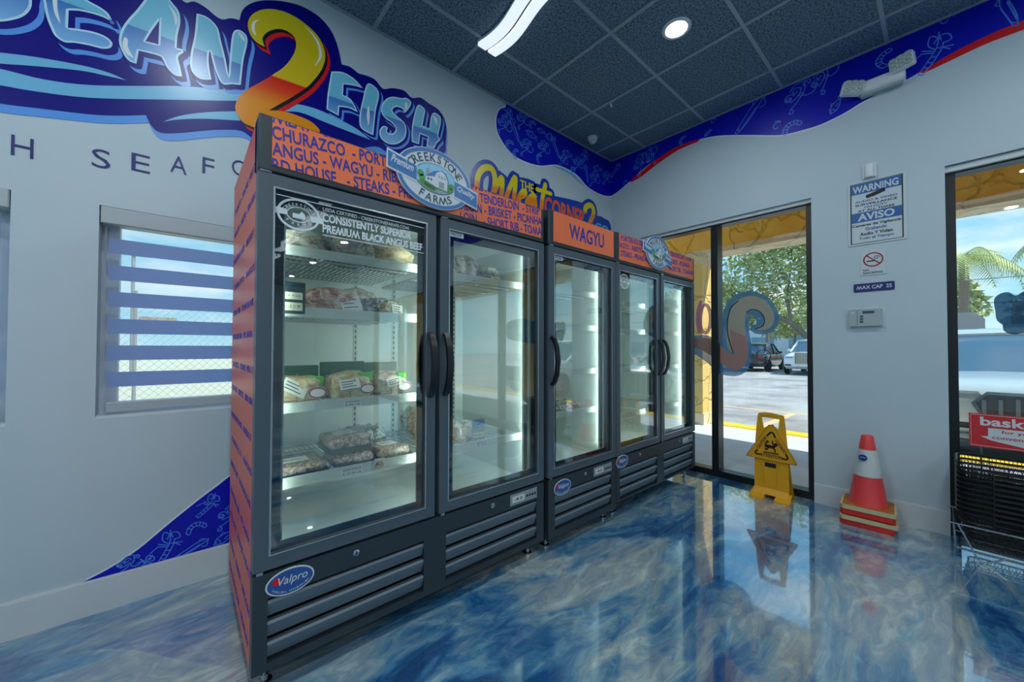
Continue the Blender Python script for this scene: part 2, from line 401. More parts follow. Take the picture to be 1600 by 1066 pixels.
def asphalt_material():
    m, n, l, b = custom('asphalt')
    tc = n.new('ShaderNodeTexCoord'); a = n.new('ShaderNodeTexNoise'); a.inputs['Scale'].default_value = .5; a.inputs['Detail'].default_value = 9; a.inputs['Roughness'].default_value = .7
    l.new(tc.outputs['Object'], a.inputs['Vector'])
    r = ramp_node(n, [(.35, '#6c7278'), (.6, '#a2a6aa')]); l.new(a.outputs['Fac'], r.inputs[0])
    g = n.new('ShaderNodeTexNoise'); g.inputs['Scale'].default_value = 40; g.inputs['Detail'].default_value = 2; l.new(tc.outputs['Object'], g.inputs['Vector'])
    mx = n.new('ShaderNodeMix'); mx.data_type = 'RGBA'; mx.blend_type = 'OVERLAY'; mx.inputs[0].default_value = .4
    l.new(r.outputs[0], mx.inputs[6]); l.new(g.outputs['Color'], mx.inputs[7])
    hs = n.new('ShaderNodeHueSaturation'); hs.inputs['Saturation'].default_value = .15; l.new(mx.outputs[2], hs.inputs['Color']); l.new(hs.outputs[0], b.inputs['Base Color'])
    b.inputs['Roughness'].default_value = .9
asphalt_material()
mat('trim_white', '#cdd3d4', .45, var=.03); mat('frame_black', '#14181c', .35, var=.1); mat('frame_white', '#cfd8e0', .4)
mat('grid_bar', '#9fadb5', .45, var=.1); mat('dark_void', '#0b0f12', .9)
mat('concrete', '#c6ccd8', .85, var=.12, vscale=6, bump=.2); mat('curb_yellow', '#e8c21c', .7, var=.15, vscale=8, bump=.2)
mat('grass', '#c2c4ac', .95, var=.35, vscale=20, bump=.6, bscale=80); mat('line_paint', '#d9b98a', .8, var=.2, vscale=10)
glass_mat('window_glass', (.96, .985, .98), 1.5); glass_mat('freezer_glass', (.96, .99, .98), 1.6, .11)   # insulated triple pane

# ------------------------------------------------------------------ room shell
H = 3.413; XB, YB = -6.6, -15.0
GX0, GX1, GZ = XB, 0.2, 0
struct(MB().box(XB, .2, YB, 0, -.1, 0).build('floor', 'epoxy_floor'))
ceil = struct(MB().box(XB, .2, YB, 0.0, H+.022, H+.12).build('ceiling', 'dark_void'))
P = .628; xs = [0.0, -.317]; ys = [0.0, -.44]
while xs[-1] > XB: xs.append(max(XB, xs[-1]-P))
while ys[-1] > YB: ys.append(max(YB, ys[-1]-P))
tm = {}
for i in range(len(xs)-1):
    for j in range(len(ys)-1):
        w = xs[i]-xs[i+1]; d = ys[j]-ys[j+1]; key = (round(w, 3), round(d, 3))
        if w < .03 or d < .03: continue
        if key not in tm:
            o = MB().rbox(-w/2+.006, w/2-.006, -d/2+.006, d/2-.006, 0, .014, .003).build('ceiling_tile', 'ceiling_tile', ceil); tm[key] = o
        else:
            o = tm[key].copy(); COL.objects.link(o)
        o.location = ((xs[i]+xs[i+1])/2, (ys[j]+ys[j+1])/2, H+.005)
for x in xs[1:-1]: MB().box(x-.012, x+.012, YB, 0, H-.004, H+.004).build('grid_bar', 'grid_bar', ceil)
for j, y in enumerate(ys[1:-1]): MB().box(XB, 0, y-.012, y+.012, H-.0045, H+.0045).build('grid_bar', 'grid_bar', ceil)
MB().box(XB, 0, -.022, -.0, H-.003, H+.004).build('edge_trim', 'grid_bar', ceil); MB().box(-.022, 0, YB, 0, H-.0028, H+.004).build('edge_trim', 'grid_bar', ceil)

LWIN = [(-4.092, -3.02, .885, 1.878), (-5.42, -4.345, .885, 1.882)]          # x0 x1 z0 z1
RWIN = [(-1.878, -.371, 0.0, 2.435), (-5.65, -2.585, 0.0, 2.425), (-9.4, -6.35, 0.0, 2.425)]   # y0 y1 z0 z1
m = MB(); TOP = H+.1
m.box(XB-.2, .2, 0, .2, LWIN[0][3], TOP).box(XB-.2, .2, 0, .2, -.1, LWIN[0][2])
for a, b in ((XB-.2, LWIN[1][0]), (LWIN[1][1], LWIN[0][0]), (LWIN[0][1], .2)): m.box(a, b, 0, .2, LWIN[0][2], LWIN[0][3])
struct(m.build('wall_left', 'wall_paint'))
m = MB(); m.box(0, .2, YB-.2, 0, 2.43, TOP)
for a, b in ((-.371, 0.0), (-2.585, -1.878), (-6.35, -5.65), (YB-.2, -9.4)): m.box(0, .2, a, b, 0, 2.43)
struct(m.build('wall_right', 'wall_paint'))
struct(MB().box(XB-.2, XB, YB-.2, 0, -.1, TOP).build('wall_side', 'wall_paint'))
struct(MB().box(XB, 0, YB-.2, YB, -.1, TOP).build('wall_back', 'wall_paint'))
BH = .154
struct(MB().box(XB, 0, -.014, 0, 0, BH-.006).box(XB, 0, -.010, 0, BH-.006, BH).build('baseboard_left', 'trim_white'))
struct(MB().box(-.014, 0, -2.583, -1.880, 0, BH-.006).box(-.010, 0, -2.583, -1.880, BH-.006, BH).build('baseboard_right', 'trim_white'))
for k, (a, b) in enumerate(((-6.35, -5.65),)): struct(MB().box(-.014, 0, a, b, 0, BH).build('baseboard_right', 'trim_white'))
struct(MB().box(XB, 0, YB, YB+.014, 0, BH).build('baseboard_back', 'trim_white'))
struct(MB().box(XB, XB+.014, YB, 0, 0, BH).build('baseboard_side', 'trim_white'))

# storefront windows in the right wall: frame, mullions, panes, head trim
for k, (y0, y1, z0, z1) in enumerate(RWIN):
    fr = MB(); x0, x1 = .05, .15
    fr.box(x0, x1, y0, y0+.045, z0+.06, z1-.045).box(x0, x1, y1-.045, y1, z0+.06, z1-.045).box(x0-.01, x1, y0, y1, z0, z0+.06).box(x0, x1, y0, y1, z1-.045, z1)
    w = struct(fr.build('window_%d' % (k+1), 'frame_black'))
    muls = {0: [-1.125], 1: [-4.12], 2: [-7.85]}[k]
    for y in muls:
        MB().box(.04, .16, y-.03, y+.03, z0+.055, z1-.04).build('mullion', 'frame_black', w)
    ed = [y0+.04]+muls+[y1-.04]
    for a, b in zip(ed[:-1], ed[1:]):
        MB().box(.096, .104, a, b, z0+.055, z1-.04).build('pane', 'window_glass', w)
    MB().box(.02, .05, y0, y1, z1-.035, z1).build('head_trim', 'trim_white', w)
# small windows in the left wall, white frames
for k, (x0, x1, z0, z1) in enumerate(LWIN):
    fr = MB(); y0, y1 = .10, .17
    fr.box(x0, x0+.06, y0, y1, z0+.06, z1-.06).box(x1-.06, x1, y0, y1, z0+.06, z1-.06).box(x0, x1, y0, y1, z0, z0+.06).box(x0, x1, y0, y1, z1-.06, z1)
    w = struct(fr.build('window_%d' % (k+4), 'frame_white'))
    MB().box(x0+.05, x1-.05, .132, .138, z0+.05, z1-.05).build('pane', 'window_glass', w)
    MB().box(x0, x1, .004, .10, z0, z0+.012).build('sill', 'frame_white', w)

# ------------------------------------------------------------------ outside: pavement, arcade
ZG = -.12
struct(MB().box(.2, 120, -70, 60, ZG-.2, ZG).build('asphalt_lot', 'asphalt'))
struct(MB().box(.2, 2.62, -30, 9, ZG, 0).build('sidewalk', 'concrete'))
struct(MB().rbox(2.62, 2.92, -30, 9, ZG-.02, .015, .02).build('curb', 'curb_yellow'))
struct(MB().box(-40, .2, .2, 60, ZG-.2, -.02).build('grass_lot', 'grass'))
for (a, b) in (((5.0, 3.5), (5.4, -30)),):
    pass
struct(MB().box(5.6, 5.72, -30, 3.5, ZG, ZG+.004).build('lot_line', 'line_paint'))
for y in (2.2, -.5, -5.2, -8.0): struct(MB().box(3.0, 5.6, y-.06, y+.06, ZG, ZG+.004).build('lot_line', 'line_paint'))
struct(MB().box(2.45, 2.80, -30, 9, 2.78, 3.7).build('arcade_beam', 'stucco'))
struct(MB().box(2.43, 2.84, -30, 9, 2.70, 2.78).build('arcade_moulding', 'stucco_pale'))
struct(MB().box(.2, 2.45, -30, 9, 3.3, 3.4).build('arcade_soffit', 'stucco'))
struct(MB().box(.2, 2.84, -30, 9, 3.7, 4.6).build('parapet', 'stucco'))
for y in (.22, -6.0, -12.2, 6.4):
    c = struct(MB().box(2.45, 2.80, y-.25, y+.25, 0, 2.70).build('arcade_column', 'stucco_light'))
    MB().box(2.43, 2.82, y-.27, y+.27, 0, .18).build('plinth', 'stucco_pale', c)
    MB().box(2.43, 2.82, y-.27, y+.27, 2.56, 2.70).build('capital', 'stucco_pale', c)
# ------------------------------------------------------------------ ceiling lamps and devices
mat('lamp_white', '#f4f8ff', .4, emit=14, var=0); mat('lamp_trim', '#dfe3e4', .4, var=.02)
mat('wave_lamp', '#e8f2ff', .4, emit=WAVE_EMIT, var=0); mat('wave_side', '#c9d6e2', .3, emit=1.2, var=0); mat('lamp_spine', '#1d262d', .5)
PLACE = ['nearest the corner', 'in the second row', 'in the third row', 'in the fourth row', 'in the fifth row', 'in the last row']
COLN = ['beside the storefront', 'in the middle of the shop', 'by the far side wall']
for i, x in enumerate((-1.259, -3.771, -5.655)):
    for j, y in enumerate((-1.382, -3.266, -5.150, -7.662, -10.174, -12.686)):
        t = thing('recessed_downlight', 'round white ceiling lamp %s %s' % (COLN[i], PLACE[j]), 'ceiling lamp', (x, y, H+.005), 0, 'recessed ceiling lamps')
        MB().lathe([(.066, -.001), (.072, -.008), (.088, -.008), (.094, 0), (.066, 0.0)], 32).build('trim_ring', 'lamp_trim', t, smooth=True)
        MB().lathe([(0, -.006), (.066, -.005), (.068, -.001)], 32).build('lens', 'lamp_white', t, smooth=True)
        ld = bpy.data.lights.new('downlight', 'AREA'); ld.shape = 'DISK'; ld.size = .13; ld.energy = DOWNLIGHT_W[i]; ld.color = (.84, .95, 1.0)
        lo = bpy.data.objects.new('downlight', ld); COL.objects.link(lo); lo.parent = t; lo.location = (0, 0, -.012)

def wave_lamp(x0, y0, length, label):
    """pair of wavy light strips side by side, hung just under the ceiling, running towards -y"""
    t = thing('wavy_ceiling_lamp', label, 'ceiling lamp', (x0, y0, H-.033), 0, 'wavy ceiling lamps')
    N = 26
    cx = [(.032*math.sin(2*math.pi*(k/N*length+.04)/.85), -k/N*length) for k in range(N+1)]
    fr = Frame((0, 0, 0), (1, 0, 0), (0, -1, 0))          # faces down
    flip = [(x, -y) for x, y in cx]
    for s in (-1, 1):
        a = [(x+s*.045-.034, y) for x, y in flip]; b = [(x+s*.045+.034, y) for x, y in flip]
        MB().prism(fr, a+b[::-1], -.012, .012, back=True).build('light_strip', 'wave_lamp', t)
        MB().prism(fr, [(x-.003, y) for x, y in a]+[(x+.003, y) for x, y in b[::-1]], -.028, -.0121, back=True).build('strip_housing', 'lamp_trim', t)
    MB().ribbon(fr, flip, .016, -.028, -.004).build('spine', 'lamp_spine', t)
    for k in (4, N-4): MB().box(cx[k][0]-.01, cx[k][0]+.01, cx[k][1]-.01, cx[k][1]+.01, .028, .034).build('hanger', 'lamp_spine', t)
    return t
WN = ['first from the lettered wall', 'second from the lettered wall', 'third from the lettered wall', 'fourth from the lettered wall', 'fifth from the lettered wall', 'sixth from the lettered wall', 'last, by the back wall']
for j in range(7):
    wave_lamp(-2.165, -.41-1.85*j, 1.45, 'pair of white wavy light strips above the freezers, ' + WN[j])
    wave_lamp(-4.70, -.41-1.85*j, 1.45, 'pair of white wavy light strips above the customer area, ' + WN[j])

mat('device_white', '#dfe4e6', .35, var=.02); mat('device_black', '#0c0e10', .15, var=.05, coat=.5)
t = thing('security_camera', 'small white dome security camera on the black ceiling corner', 'camera', (-.585, -.17, H+.005))
MB().lathe([(.052, 0), (.052, -.018), (.044, -.028)], 28).build('mount_ring', 'device_white', t, smooth=True)
tilt = Matrix.Rotation(R(-38), 3, Vector((1, -1, 0)).normalized()) @ Matrix.Rotation(math.pi, 3, 'X')
b = MB().lathe([(0, .0), (.03, .002), (.040, .014), (.041, .03), (.034, .048), (.018, .058), (0, .06)], 28, (0, 0, -.015), tilt).build('eyeball', 'device_white', t, smooth=True)
ax = tilt @ Vector((0, 0, 1))
MB().lathe([(.0, .058), (.022, .057), (.024, .050)], 24, (0, 0, -.015), tilt).build('lens_plate', 'device_black', b, smooth=True)
MB().lathe([(0, .062), (.007, .061), (.008, .056)], 16, (0, 0, -.015), tilt).build('lens', 'device_white', b)
t = thing('ceiling_sensor', 'pair of tiny white studs on a black ceiling tile', 'sensor', (-.90, -.61, H+.005))
for dx in (-.014, .014): MB().lathe([(0, -.012), (.007, -.010), (.010, 0)], 12, (dx, dx*.4, 0)).build('stud', 'device_white', t, smooth=True)

# ------------------------------------------------------------------ printed wall graphics
mat('navy', '#04027e', .3, var=.03, spec=.3); mat('navy_text', '#151d6e', .4); mat('sky_blue', '#5598e8', .3, var=.08, vscale=3)
mat('cyan_pale', '#6fb9de', .3, var=.06, vscale=3); mat('ice', '#bfe4f2', .3, var=.03); mat('print_red', '#d8141c', .3, var=.05)
mat('print_black', '#07070f', .3); mat('print_white', '#dfe6ea', .35, var=.02); mat('line_blue', '#4f8ce8', .35, var=.25, vscale=12)
mat('deep_blue', '#0610b4', .35, var=.05, vscale=2, spec=.3)
def split_print(name, stops, z0, z1):
    """flat print whose colours change with height on the wall"""
    m, n, l, b = custom(name)
    g = n.new('ShaderNodeNewGeometry'); s = n.new('ShaderNodeSeparateXYZ'); l.new(g.outputs['Position'], s.inputs[0])
    # the design rises slightly to the right along the wall
    sl = n.new('ShaderNodeMath'); sl.operation = 'MULTIPLY'; sl.inputs[1].default_value = -.06; l.new(s.outputs['X'], sl.inputs[0])
    ad = n.new('ShaderNodeMath'); ad.operation = 'ADD'; l.new(s.outputs['Z'], ad.inputs[0]); l.new(sl.outputs[0], ad.inputs[1])
    mr = n.new('ShaderNodeMapRange'); mr.inputs['From Min'].default_value = z0; mr.inputs['From Max'].default_value = z1
    l.new(ad.outputs[0], mr.inputs['Value'])
    r = ramp_node(n, stops); l.new(mr.outputs[0], r.inputs[0]); l.new(r.outputs[0], b.inputs['Base Color']); b.inputs['Roughness'].default_value = .28
# split line height: z - .06 x = about 3.005 at x = -3.8 and 3.02 at x = -2.4
split_print('letter_print', [(0, '#a9d2f0'), (.30, '#7db6e6'), (.498, '#3f78c4'), (.502, '#6fc0dc'), (.8, '#79c8e4'), (1, '#8ad4ea')], 2.61, 3.41)
split_print('two_print', [(0, '#e8920c'), (.28, '#ec900e'), (.40, '#e4480c'), (.495, '#d81010'), (.505, '#d6b81a'), (1, '#cfc010')], 2.61, 3.41)

z1 = zoomer(0, 0, 3.5525, lw); z2 = zoomer(350, 0, 3.5525, lw); z3 = zoomer(700, 0, 3.5525, lw)
OCEAN = thing('shop_name_mural', 'large navy wall graphic reading OCEAN 2 FISH with blue letters and yellow 2', 'wall graphic', (-3.4, 0, 2.0))
blob_px = [(-150, -60), (20, -90), (180, -60), (272, -8), (283, 0), (292, 5), (304, 3), (322, 13), (336, 25), (348, 31), (361, 29), (374, 32, 1),
           (378, 18), (388, 8), (405, 2), (425, 1), (450, 4), (475, 12), (500, 28), (518, 50), (528, 75), (533, 101, 1),
           (547, 105), (560, 115), (571, 118), (586, 125), (598, 139), (613, 138), (631, 142), (643, 153), (657, 153), (670, 162), (685, 172), (694, 186), (697, 202), (696, 225), (694, 240),
           (670, 255), (640, 250), (609, 241), (586, 229), (540, 238), (480, 246), (430, 238), (400, 221), (377, 205), (345, 203), (324, 204), (281, 208), (253, 208), (239, 200), (231, 187), (228, 180, 1),
           (185, 181), (141, 179), (56, 169), (0, 162), (-80, 146), (-150, 128)]
blob = curve(mapped(lw, blob_px), 4)
dn = lambda pts, a, b: [tuple(Vector(p[:2])+Vector((a, b))) for p in pts]
MB().prism(LW, dn(blob, .012, -.034), 0, .001).build('blue_edge', 'sky_blue', OCEAN, True)
MB().prism(LW, blob, 0, .0022).build('navy_ground', 'navy', OCEAN, True)
stripes = [(z1, [(-300, 262), (0, 295), (200, 320), (450, 365), (600, 405), (700, 448, 1), (600, 425), (450, 395), (200, 370), (0, 355), (-300, 318)]),
           (z1, [(-300, 330), (0, 385), (250, 445), (500, 475), (800, 480), (1050, 483), (1400, 520), (1400, 560), (900, 555), (500, 545), (200, 510), (0, 475), (-300, 420)]),
           (z1, [(905, 678, 1), (1000, 645), (1150, 625), (1320, 620), (1420, 625), (1420, 672), (1150, 662), (1000, 665)]),
           (z2, [(300, 590), (400, 580), (520, 610), (650, 670), (740, 720), (812, 778, 1), (700, 735), (560, 680), (420, 625), (300, 620)])]
for fn, p in stripes: MB().prism(LW, curve(mapped(fn, p), 4), .002, .0032).build('swoosh', 'cyan_pale', OCEAN, True)
letters = {
 'letter_c': (z1, [(-200, -60), (150, -60), (178, 10), (165, 65), (110, 105), (0, 125), (-120, 110), (-200, 60)], None),
 'letter_e': (z1, [(240, -60), (245, 20), (262, 100), (285, 160), (310, 205), (360, 238), (420, 242), (500, 257), (570, 274), (615, 268), (622, 240), (585, 207), (520, 182), (440, 167), (378, 160, 1), (382, 62, 1), (450, 66), (540, 88), (605, 115), (630, 142, 1), (605, 85), (560, 48), (500, 15), (430, -30), (400, -70)], None),
 'letter_a': (z1, [(760, 60), (805, 0), (830, -50), (900, -40), (955, 20), (992, 70), (1000, 130), (985, 200), (980, 272, 1), (1008, 278), (1016, 296), (988, 320), (1000, 380), (1010, 428, 1), (970, 420), (930, 382), (905, 335), (880, 312), (770, 285, 1), (757, 357, 1), (715, 340), (680, 290), (662, 230), (675, 170), (710, 115)], [(892, 100, 1), (885, 257, 1), (800, 236, 1), (840, 170)]),
 'letter_n': (z1, [(1092, 80, 1), (1150, 100), (1205, 155), (1225, 230), (1250, 330), (1268, 430, 1), (1275, 330), (1290, 195), (1322, 170), (1362, 195), (1372, 240), (1350, 340), (1335, 475, 1), (1290, 470), (1232, 466), (1190, 380), (1165, 285), (1157, 350), (1172, 445, 1), (1110, 440), (1062, 392), (1058, 310), (1080, 200)], None),
 'letter_f': (z2, [(595, 400, 1), (660, 405), (722, 442), (768, 492, 1), (720, 478), (662, 470, 1), (658, 530, 1), (705, 558), (740, 625, 1), (690, 602), (638, 595, 1), (634, 645, 1), (568, 608, 1), (575, 520)], None),
 'letter_i': (z2, [(790, 475), (815, 470), (850, 500), (858, 540), (840, 620), (826, 752, 1), (790, 735), (755, 705), (752, 640), (770, 550)], None),
 'letter_s': (z2, [(985, 548), (930, 540), (890, 560), (870, 605), (885, 650), (930, 685), (952, 718), (932, 745), (902, 735), (905, 710), (880, 703), (862, 730), (870, 770), (910, 800), (960, 800), (1000, 770), (1010, 720), (995, 680), (950, 640), (932, 612), (955, 595), (990, 607), (1000, 628), (1025, 602), (1036, 570), (1010, 546)], None),
 'letter_h': (z2, [(1075, 585), (1112, 610), (1108, 650), (1098, 700, 1), (1138, 716, 1), (1148, 650), (1165, 628), (1198, 650), (1200, 690), (1186, 755), (1198, 775), (1176, 800), (1165, 825, 1), (1122, 815, 1), (1130, 762, 1), (1086, 745, 1), (1080, 802, 1), (1042, 790, 1), (1040, 730), (1052, 650)], None)}
for nm, (fn, pts, hole) in letters.items():
    big = fn is z1; e = .011 if big else .009; dx, dz = (.024, -.030) if big else (.022, -.018)
    o = curve(mapped(fn, pts), 4)
    MB().prism(LW, grow(dn(o, dx, dz), e), .002, .0040).build('letter_shadow', 'sky_blue', OCEAN, True)
    MB().prism(LW, grow(dn(o, dx*.45, dz*.45), e*.9), .002, .0048).build('letter_gap', 'navy', OCEAN, True)
    MB().prism(LW, grow(o, .0005), .002, .0056).build('letter_rim', 'ice', OCEAN, True)
    q = MB().prism(LW, grow(o, -.008), .002, .0064).build(nm, 'letter_print', OCEAN, True)
    if hole:
        h = curve(mapped(fn, hole), 4)
        MB().prism(LW, grow(h, .004), .002, .0070).build('counter_rim', 'ice', q, True)
        MB().prism(LW, grow(h, -.004), .002, .0076).build('counter', 'navy', q, True)
for fn, p in ((z1, [(295, -20), (300, 60), (320, 110), (340, 138, 1), (322, 60), (318, -20)]), (z1, [(690, 215), (682, 260), (705, 305), (745, 328, 1), (712, 270), (710, 225)]), (z1, [(935, 30), (975, 80), (985, 120), (975, 150, 1), (960, 80)]),
              (z1, [(1320, 180), (1350, 205), (1356, 235), (1330, 205)]), (z2, [(1005, 570), (1018, 585), (1010, 615), (1000, 600)]), (z2, [(1160, 645), (1180, 665), (1178, 700), (1165, 670)]), (z2, [(800, 590), (806, 640), (800, 700), (790, 640)])):
    MB().prism(LW, curve(mapped(fn, p), 4), .0062, .0072).build('letter_glint', 'print_white', OCEAN, True)
two = [(225, 264, 1), (185, 242), (150, 205), (132, 150), (140, 105), (175, 72), (230, 55), (300, 60), (380, 90), (460, 145), (520, 205), (553, 270), (560, 330), (540, 390), (500, 445), (455, 490), (380, 540), (300, 585), (248, 616, 1),
       (320, 620), (400, 642), (470, 672), (510, 702), (530, 738), (470, 775), (360, 780), (240, 745), (180, 716), (110, 685), (75, 640), (62, 590), (85, 540), (130, 500), (210, 455), (275, 415), (335, 372), (382, 310), (400, 250), (385, 205), (340, 172), (290, 165), (240, 182), (212, 217)]
o = curve(mapped(z2, two), 4)
MB().prism(LW, grow(dn(o, .026, -.026), .004), .002, .0040).build('numeral_shadow', 'print_red', OCEAN, True)
MB().prism(LW, grow(dn(o, .010, -.010), .004), .002, .0048).build('numeral_gap', 'print_black', OCEAN, True)
MB().prism(LW, o, .002, .0060).build('numeral_two', 'two_print', OCEAN, True)
for p in ([(195, 112, 1), (160, 125), (150, 155), (160, 185), (178, 202, 1), (168, 160), (175, 130)], [(440, 145, 1), (490, 200), (520, 260), (525, 320), (500, 375, 1), (540, 320), (530, 250), (490, 190)]):
    MB().prism(LW, curve(mapped(z2, p), 4), .0058, .0068).build('numeral_glint', 'print_white', OCEAN, True)

t = thing('wall_lettering', 'thin navy letters reading FRESH SEAFOOD spaced out under the OCEAN 2 FISH graphic', 'lettering', (-3.9, 0, 2.03))
for ch, a, b in (('H', (17, 245), (53, 215)), ('S', (143, 263), (173, 234)), ('E', (205, 270), (235, 241)), ('A', (266, 270.5), (292, 245.5)), ('F', (316, 271.5), (335, 248.5)), ('O', (362, 274), (387, 252))):
    u0, v0 = lw(a[0], (a[1]+b[1])/2+14.5); u1, v1 = lw(b[0], (a[1]+b[1])/2-12.5)
    zc = (lw(a[0], a[1])[1]+lw(b[0], b[1])[1])/2
    MB().text(ch, LW, lw(a[0], a[1])[0], zc-.043, lw(b[0], b[1])[0]-lw(a[0], a[1])[0], .086, 0, .0015, bold=-.006).build('letter', 'navy_text', t, True)
for ch, x in (('O', -3.42), ('D', -3.26), ('S', -4.52), ('E', -4.68), ('R', -4.84), ('F', -5.0)):
    MB().text(ch, LW, x, 2.12+(x+3.9)*.16, .062, .086, 0, .0015, bold=-.006).build('letter', 'navy_text', t, True)

# sea creatures as line drawings, unit box -0.5 .. 0.5
def spiral(cx, cy, r, a0, turns, sg=1, n=16): return [(cx+r*(1-.75*i/n)*math.cos(a0+sg*turns*2*math.pi*i/n), cy+r*(1-.75*i/n)*math.sin(a0+sg*turns*2*math.pi*i/n)) for i in range(n+1)]
SEA = {
 'octopus': [spiral(-.28, .1, .16, 0, 1.2), spiral(-.05, .22, .14, -.8, 1.1), spiral(.3, .28, .14, -2.2, 1.0, -1), spiral(-.36, -.36, .09, 1.2, 1.0, -1), curve([(-.36, -.27), (-.2, -.2), (0, -.05), (.15, .1), (.22, .3)], 4, False), curve([(-.28, -.04), (-.1, 0), (.05, .12), (.1, .25)], 4, False),
             curve([(.08, -.05), (.2, -.12), (.36, -.1), (.45, .05), (.4, .15)], 4, False), ellipse(.05, .02, .06, .05, 12), ellipse(-.3, .1, .05, .05, 10), curve([(-.2, .3), (-.05, .42), (.15, .42), (.3, .3)], 4, False)],
 'shrimp': [curve([(-.35, -.4), (-.42, -.1), (-.3, .2), (0, .35), (.3, .32), (.42, .2)], 5, False), curve([(-.15, -.38), (-.2, -.1), (-.1, .08), (.1, .15), (.35, .1), (.42, .2)], 5, False), [(-.35, -.4), (-.15, -.48), (-.15, -.38)], [(-.4, -.15), (-.2, -.12)], [(-.36, .05), (-.16, 0)], [(-.22, .25), (-.08, .1)], [(-.02, .34), (.04, .14)], [(.18, .34), (.18, .14)]],
 'squid': [curve([(-.45, -.4), (-.15, -.2), (.2, .15), (.42, .45), (.1, .3), (-.2, -.02), (-.45, -.3)], 4, False), [(.42, .45), (.45, .15), (.28, .12)], [(.42, .45), (.12, .42), (.1, .28)], [(-.3, -.3), (.2, .2)], [(-.45, -.4), (-.45, -.3)], [(-.36, -.34), (-.36, -.22)]],
 'fish': [curve([(-.45, 0), (-.2, .17), (.15, .12), (.32, .0), (.15, -.12), (-.2, -.17), (-.45, 0)], 4, False), [(.3, .0), (.47, .16), (.42, 0), (.47, -.16), (.3, 0)], curve([(-.25, .14), (-.2, 0), (-.25, -.14)], 4, False), ellipse(-.34, .03, .02, .02, 8), [(-.1, .16), (.05, .26), (.12, .13)], [(-.05, -.05), (.12, -.02)]],
 'lobster': [curve([(-.48, -.36), (-.2, -.2), (.1, .0), (.2, .12)], 4, False), curve([(-.42, -.46), (-.1, -.3), (.2, -.08), (.3, .06)], 4, False), [(-.48, -.36), (-.42, -.46)], [(-.3, -.27), (-.24, -.37)], [(-.18, -.2), (-.12, -.3)], [(-.06, -.12), (.02, -.22)], curve([(.1, .02), (.05, .25), (.2, .46), (.28, .3), (.15, .2)], 4, False), curve([(.28, .05), (.45, .0), (.48, .2), (.35, .3), (.3, .15)], 4, False), [(-.0, -.02), (-.15, .15), (-.4, .1)], [(.15, .0), (.4, -.2)], [(.05, .0), (-.1, .22)], [(.22, -.05), (.3, -.25)], [(.2, .1), (.38, .42)]],
 'wavelet': [spiral(0, 0, .35, 0, .9), curve([(.35, 0), (.2, .3), (-.1, .4)], 4, False)]}
def creature(kind, fr, u, v, size, rot, d, parent, w=.006):
    c, s = math.cos(R(rot)), math.sin(R(rot)); mb = MB()
    for pl in SEA[kind]: mb.ribbon(fr, [(u+size*(x*c-y*s), v+size*(x*s+y*c)) for x, y in pl], w, d, d+.0008)
    return mb.build('sea_drawing', 'line_blue', parent, True)
def clipz(pts, top): return [(p[0], min(p[1], top)) for p in pts]

zb = zoomer(720, 230, 4.21, lw)
BL = thing('ceiling_border_graphic', 'blue wave-edged graphic with sea creatures under the ceiling above the freezers', 'wall graphic', (-.9, 0, 3.0))
edge_l = [lw(790, 168), lw(780, 172), lw(775.4, 186), lw(777, 205), lw(787, 225), lw(803, 243), lw(824, 254), lw(846, 259), lw(868, 257.5), lw(886, 264), lw(903, 275), lw(917, 291), lw(934, 302), lw(948, 306.5), (-.001, 3.012)]
e = curve(edge_l, 5, False)
top = [(-.001, H-.004), (e[0][0], H-.004)]
MB().prism(LW, grow(e+[(0.02, 3.0), (0.02, H)]+top[1:], .012), 0, .0008).clip(LW, -9, -.0005, 0, H-.004).build('white_edge', 'print_white', BL, True)
MB().prism(LW, dn([lw(p, q) for p, q in ((864, 258.5), (880, 262), (898, 273), (912, 289), (905, 284), (890, 271), (876, 264))], 0, -.006), 0, .0014).build('cyan_edge', 'cyan_pale', BL, True)
MB().prism(LW, e+[(-.0012, 3.012), (-.0012, H-.004)]+top[1:], 0, .002).build('blue_ground', 'deep_blue', BL, True)
for k, px, py, s, r in (('octopus', 788, 198, .2, 0), ('squid', 805, 203, .18, 75), ('fish', 830, 211, .16, -10), ('shrimp', 796, 226, .11, 0), ('octopus', 822, 232, .2, 5), ('octopus', 849, 234, .2, 5), ('squid', 868, 230, .18, 80), ('fish', 886, 241, .17, 0), ('shrimp', 806, 240, .1, 30),
                        ('octopus', 817, 190, .2, 10), ('lobster', 792, 177, .13, 0), ('fish', 860, 215, .17, 10), ('shrimp', 842, 247, .1, 20), ('octopus', 880, 252, .16, 0), ('octopus', 903, 258, .2, 5), ('shrimp', 895, 266, .1, 0), ('fish', 933, 264, .17, 8), ('octopus', 929, 281, .22, 0), ('octopus', 948, 280, .2, 0), ('squid', 917, 272, .16, 60), ('lobster', 912, 245, .17, 20), ('shrimp', 832, 195, .1, 0), ('fish', 845, 205, .12, 0)):
    creature(k, LW, *lw(px, py), s, r, .0018, BL)
BR = thing('ceiling_border_graphic', 'blue wave-edged graphic with sea creatures under the ceiling above the storefront window', 'wall graphic', (0, -1.6, 3.0))
edge_r = [(.001, 3.012), rw(962, 302), rw(971, 295), rw(987, 281), rw(1007, 263), rw(1032, 245), rw(1060, 228.5), rw(1094, 217.5), rw(1125, 212), rw(1167, 211), rw(1210, 211.5), rw(1230, 209.5), rw(1256, 203), rw(1284, 194), rw(1318, 177.5), rw(1346, 160.5), rw(1374, 146), rw(1408, 129.5), rw(1439, 112), rw(1481, 87), rw(1538, 58), rw(1600, 32), (3.3, 3.2), (3.9, 3.1), (4.6, 3.02), (5.4, 3.1), (6.2, 3.25), (6.8, 3.38)]
e = curve(edge_r, 5, False)
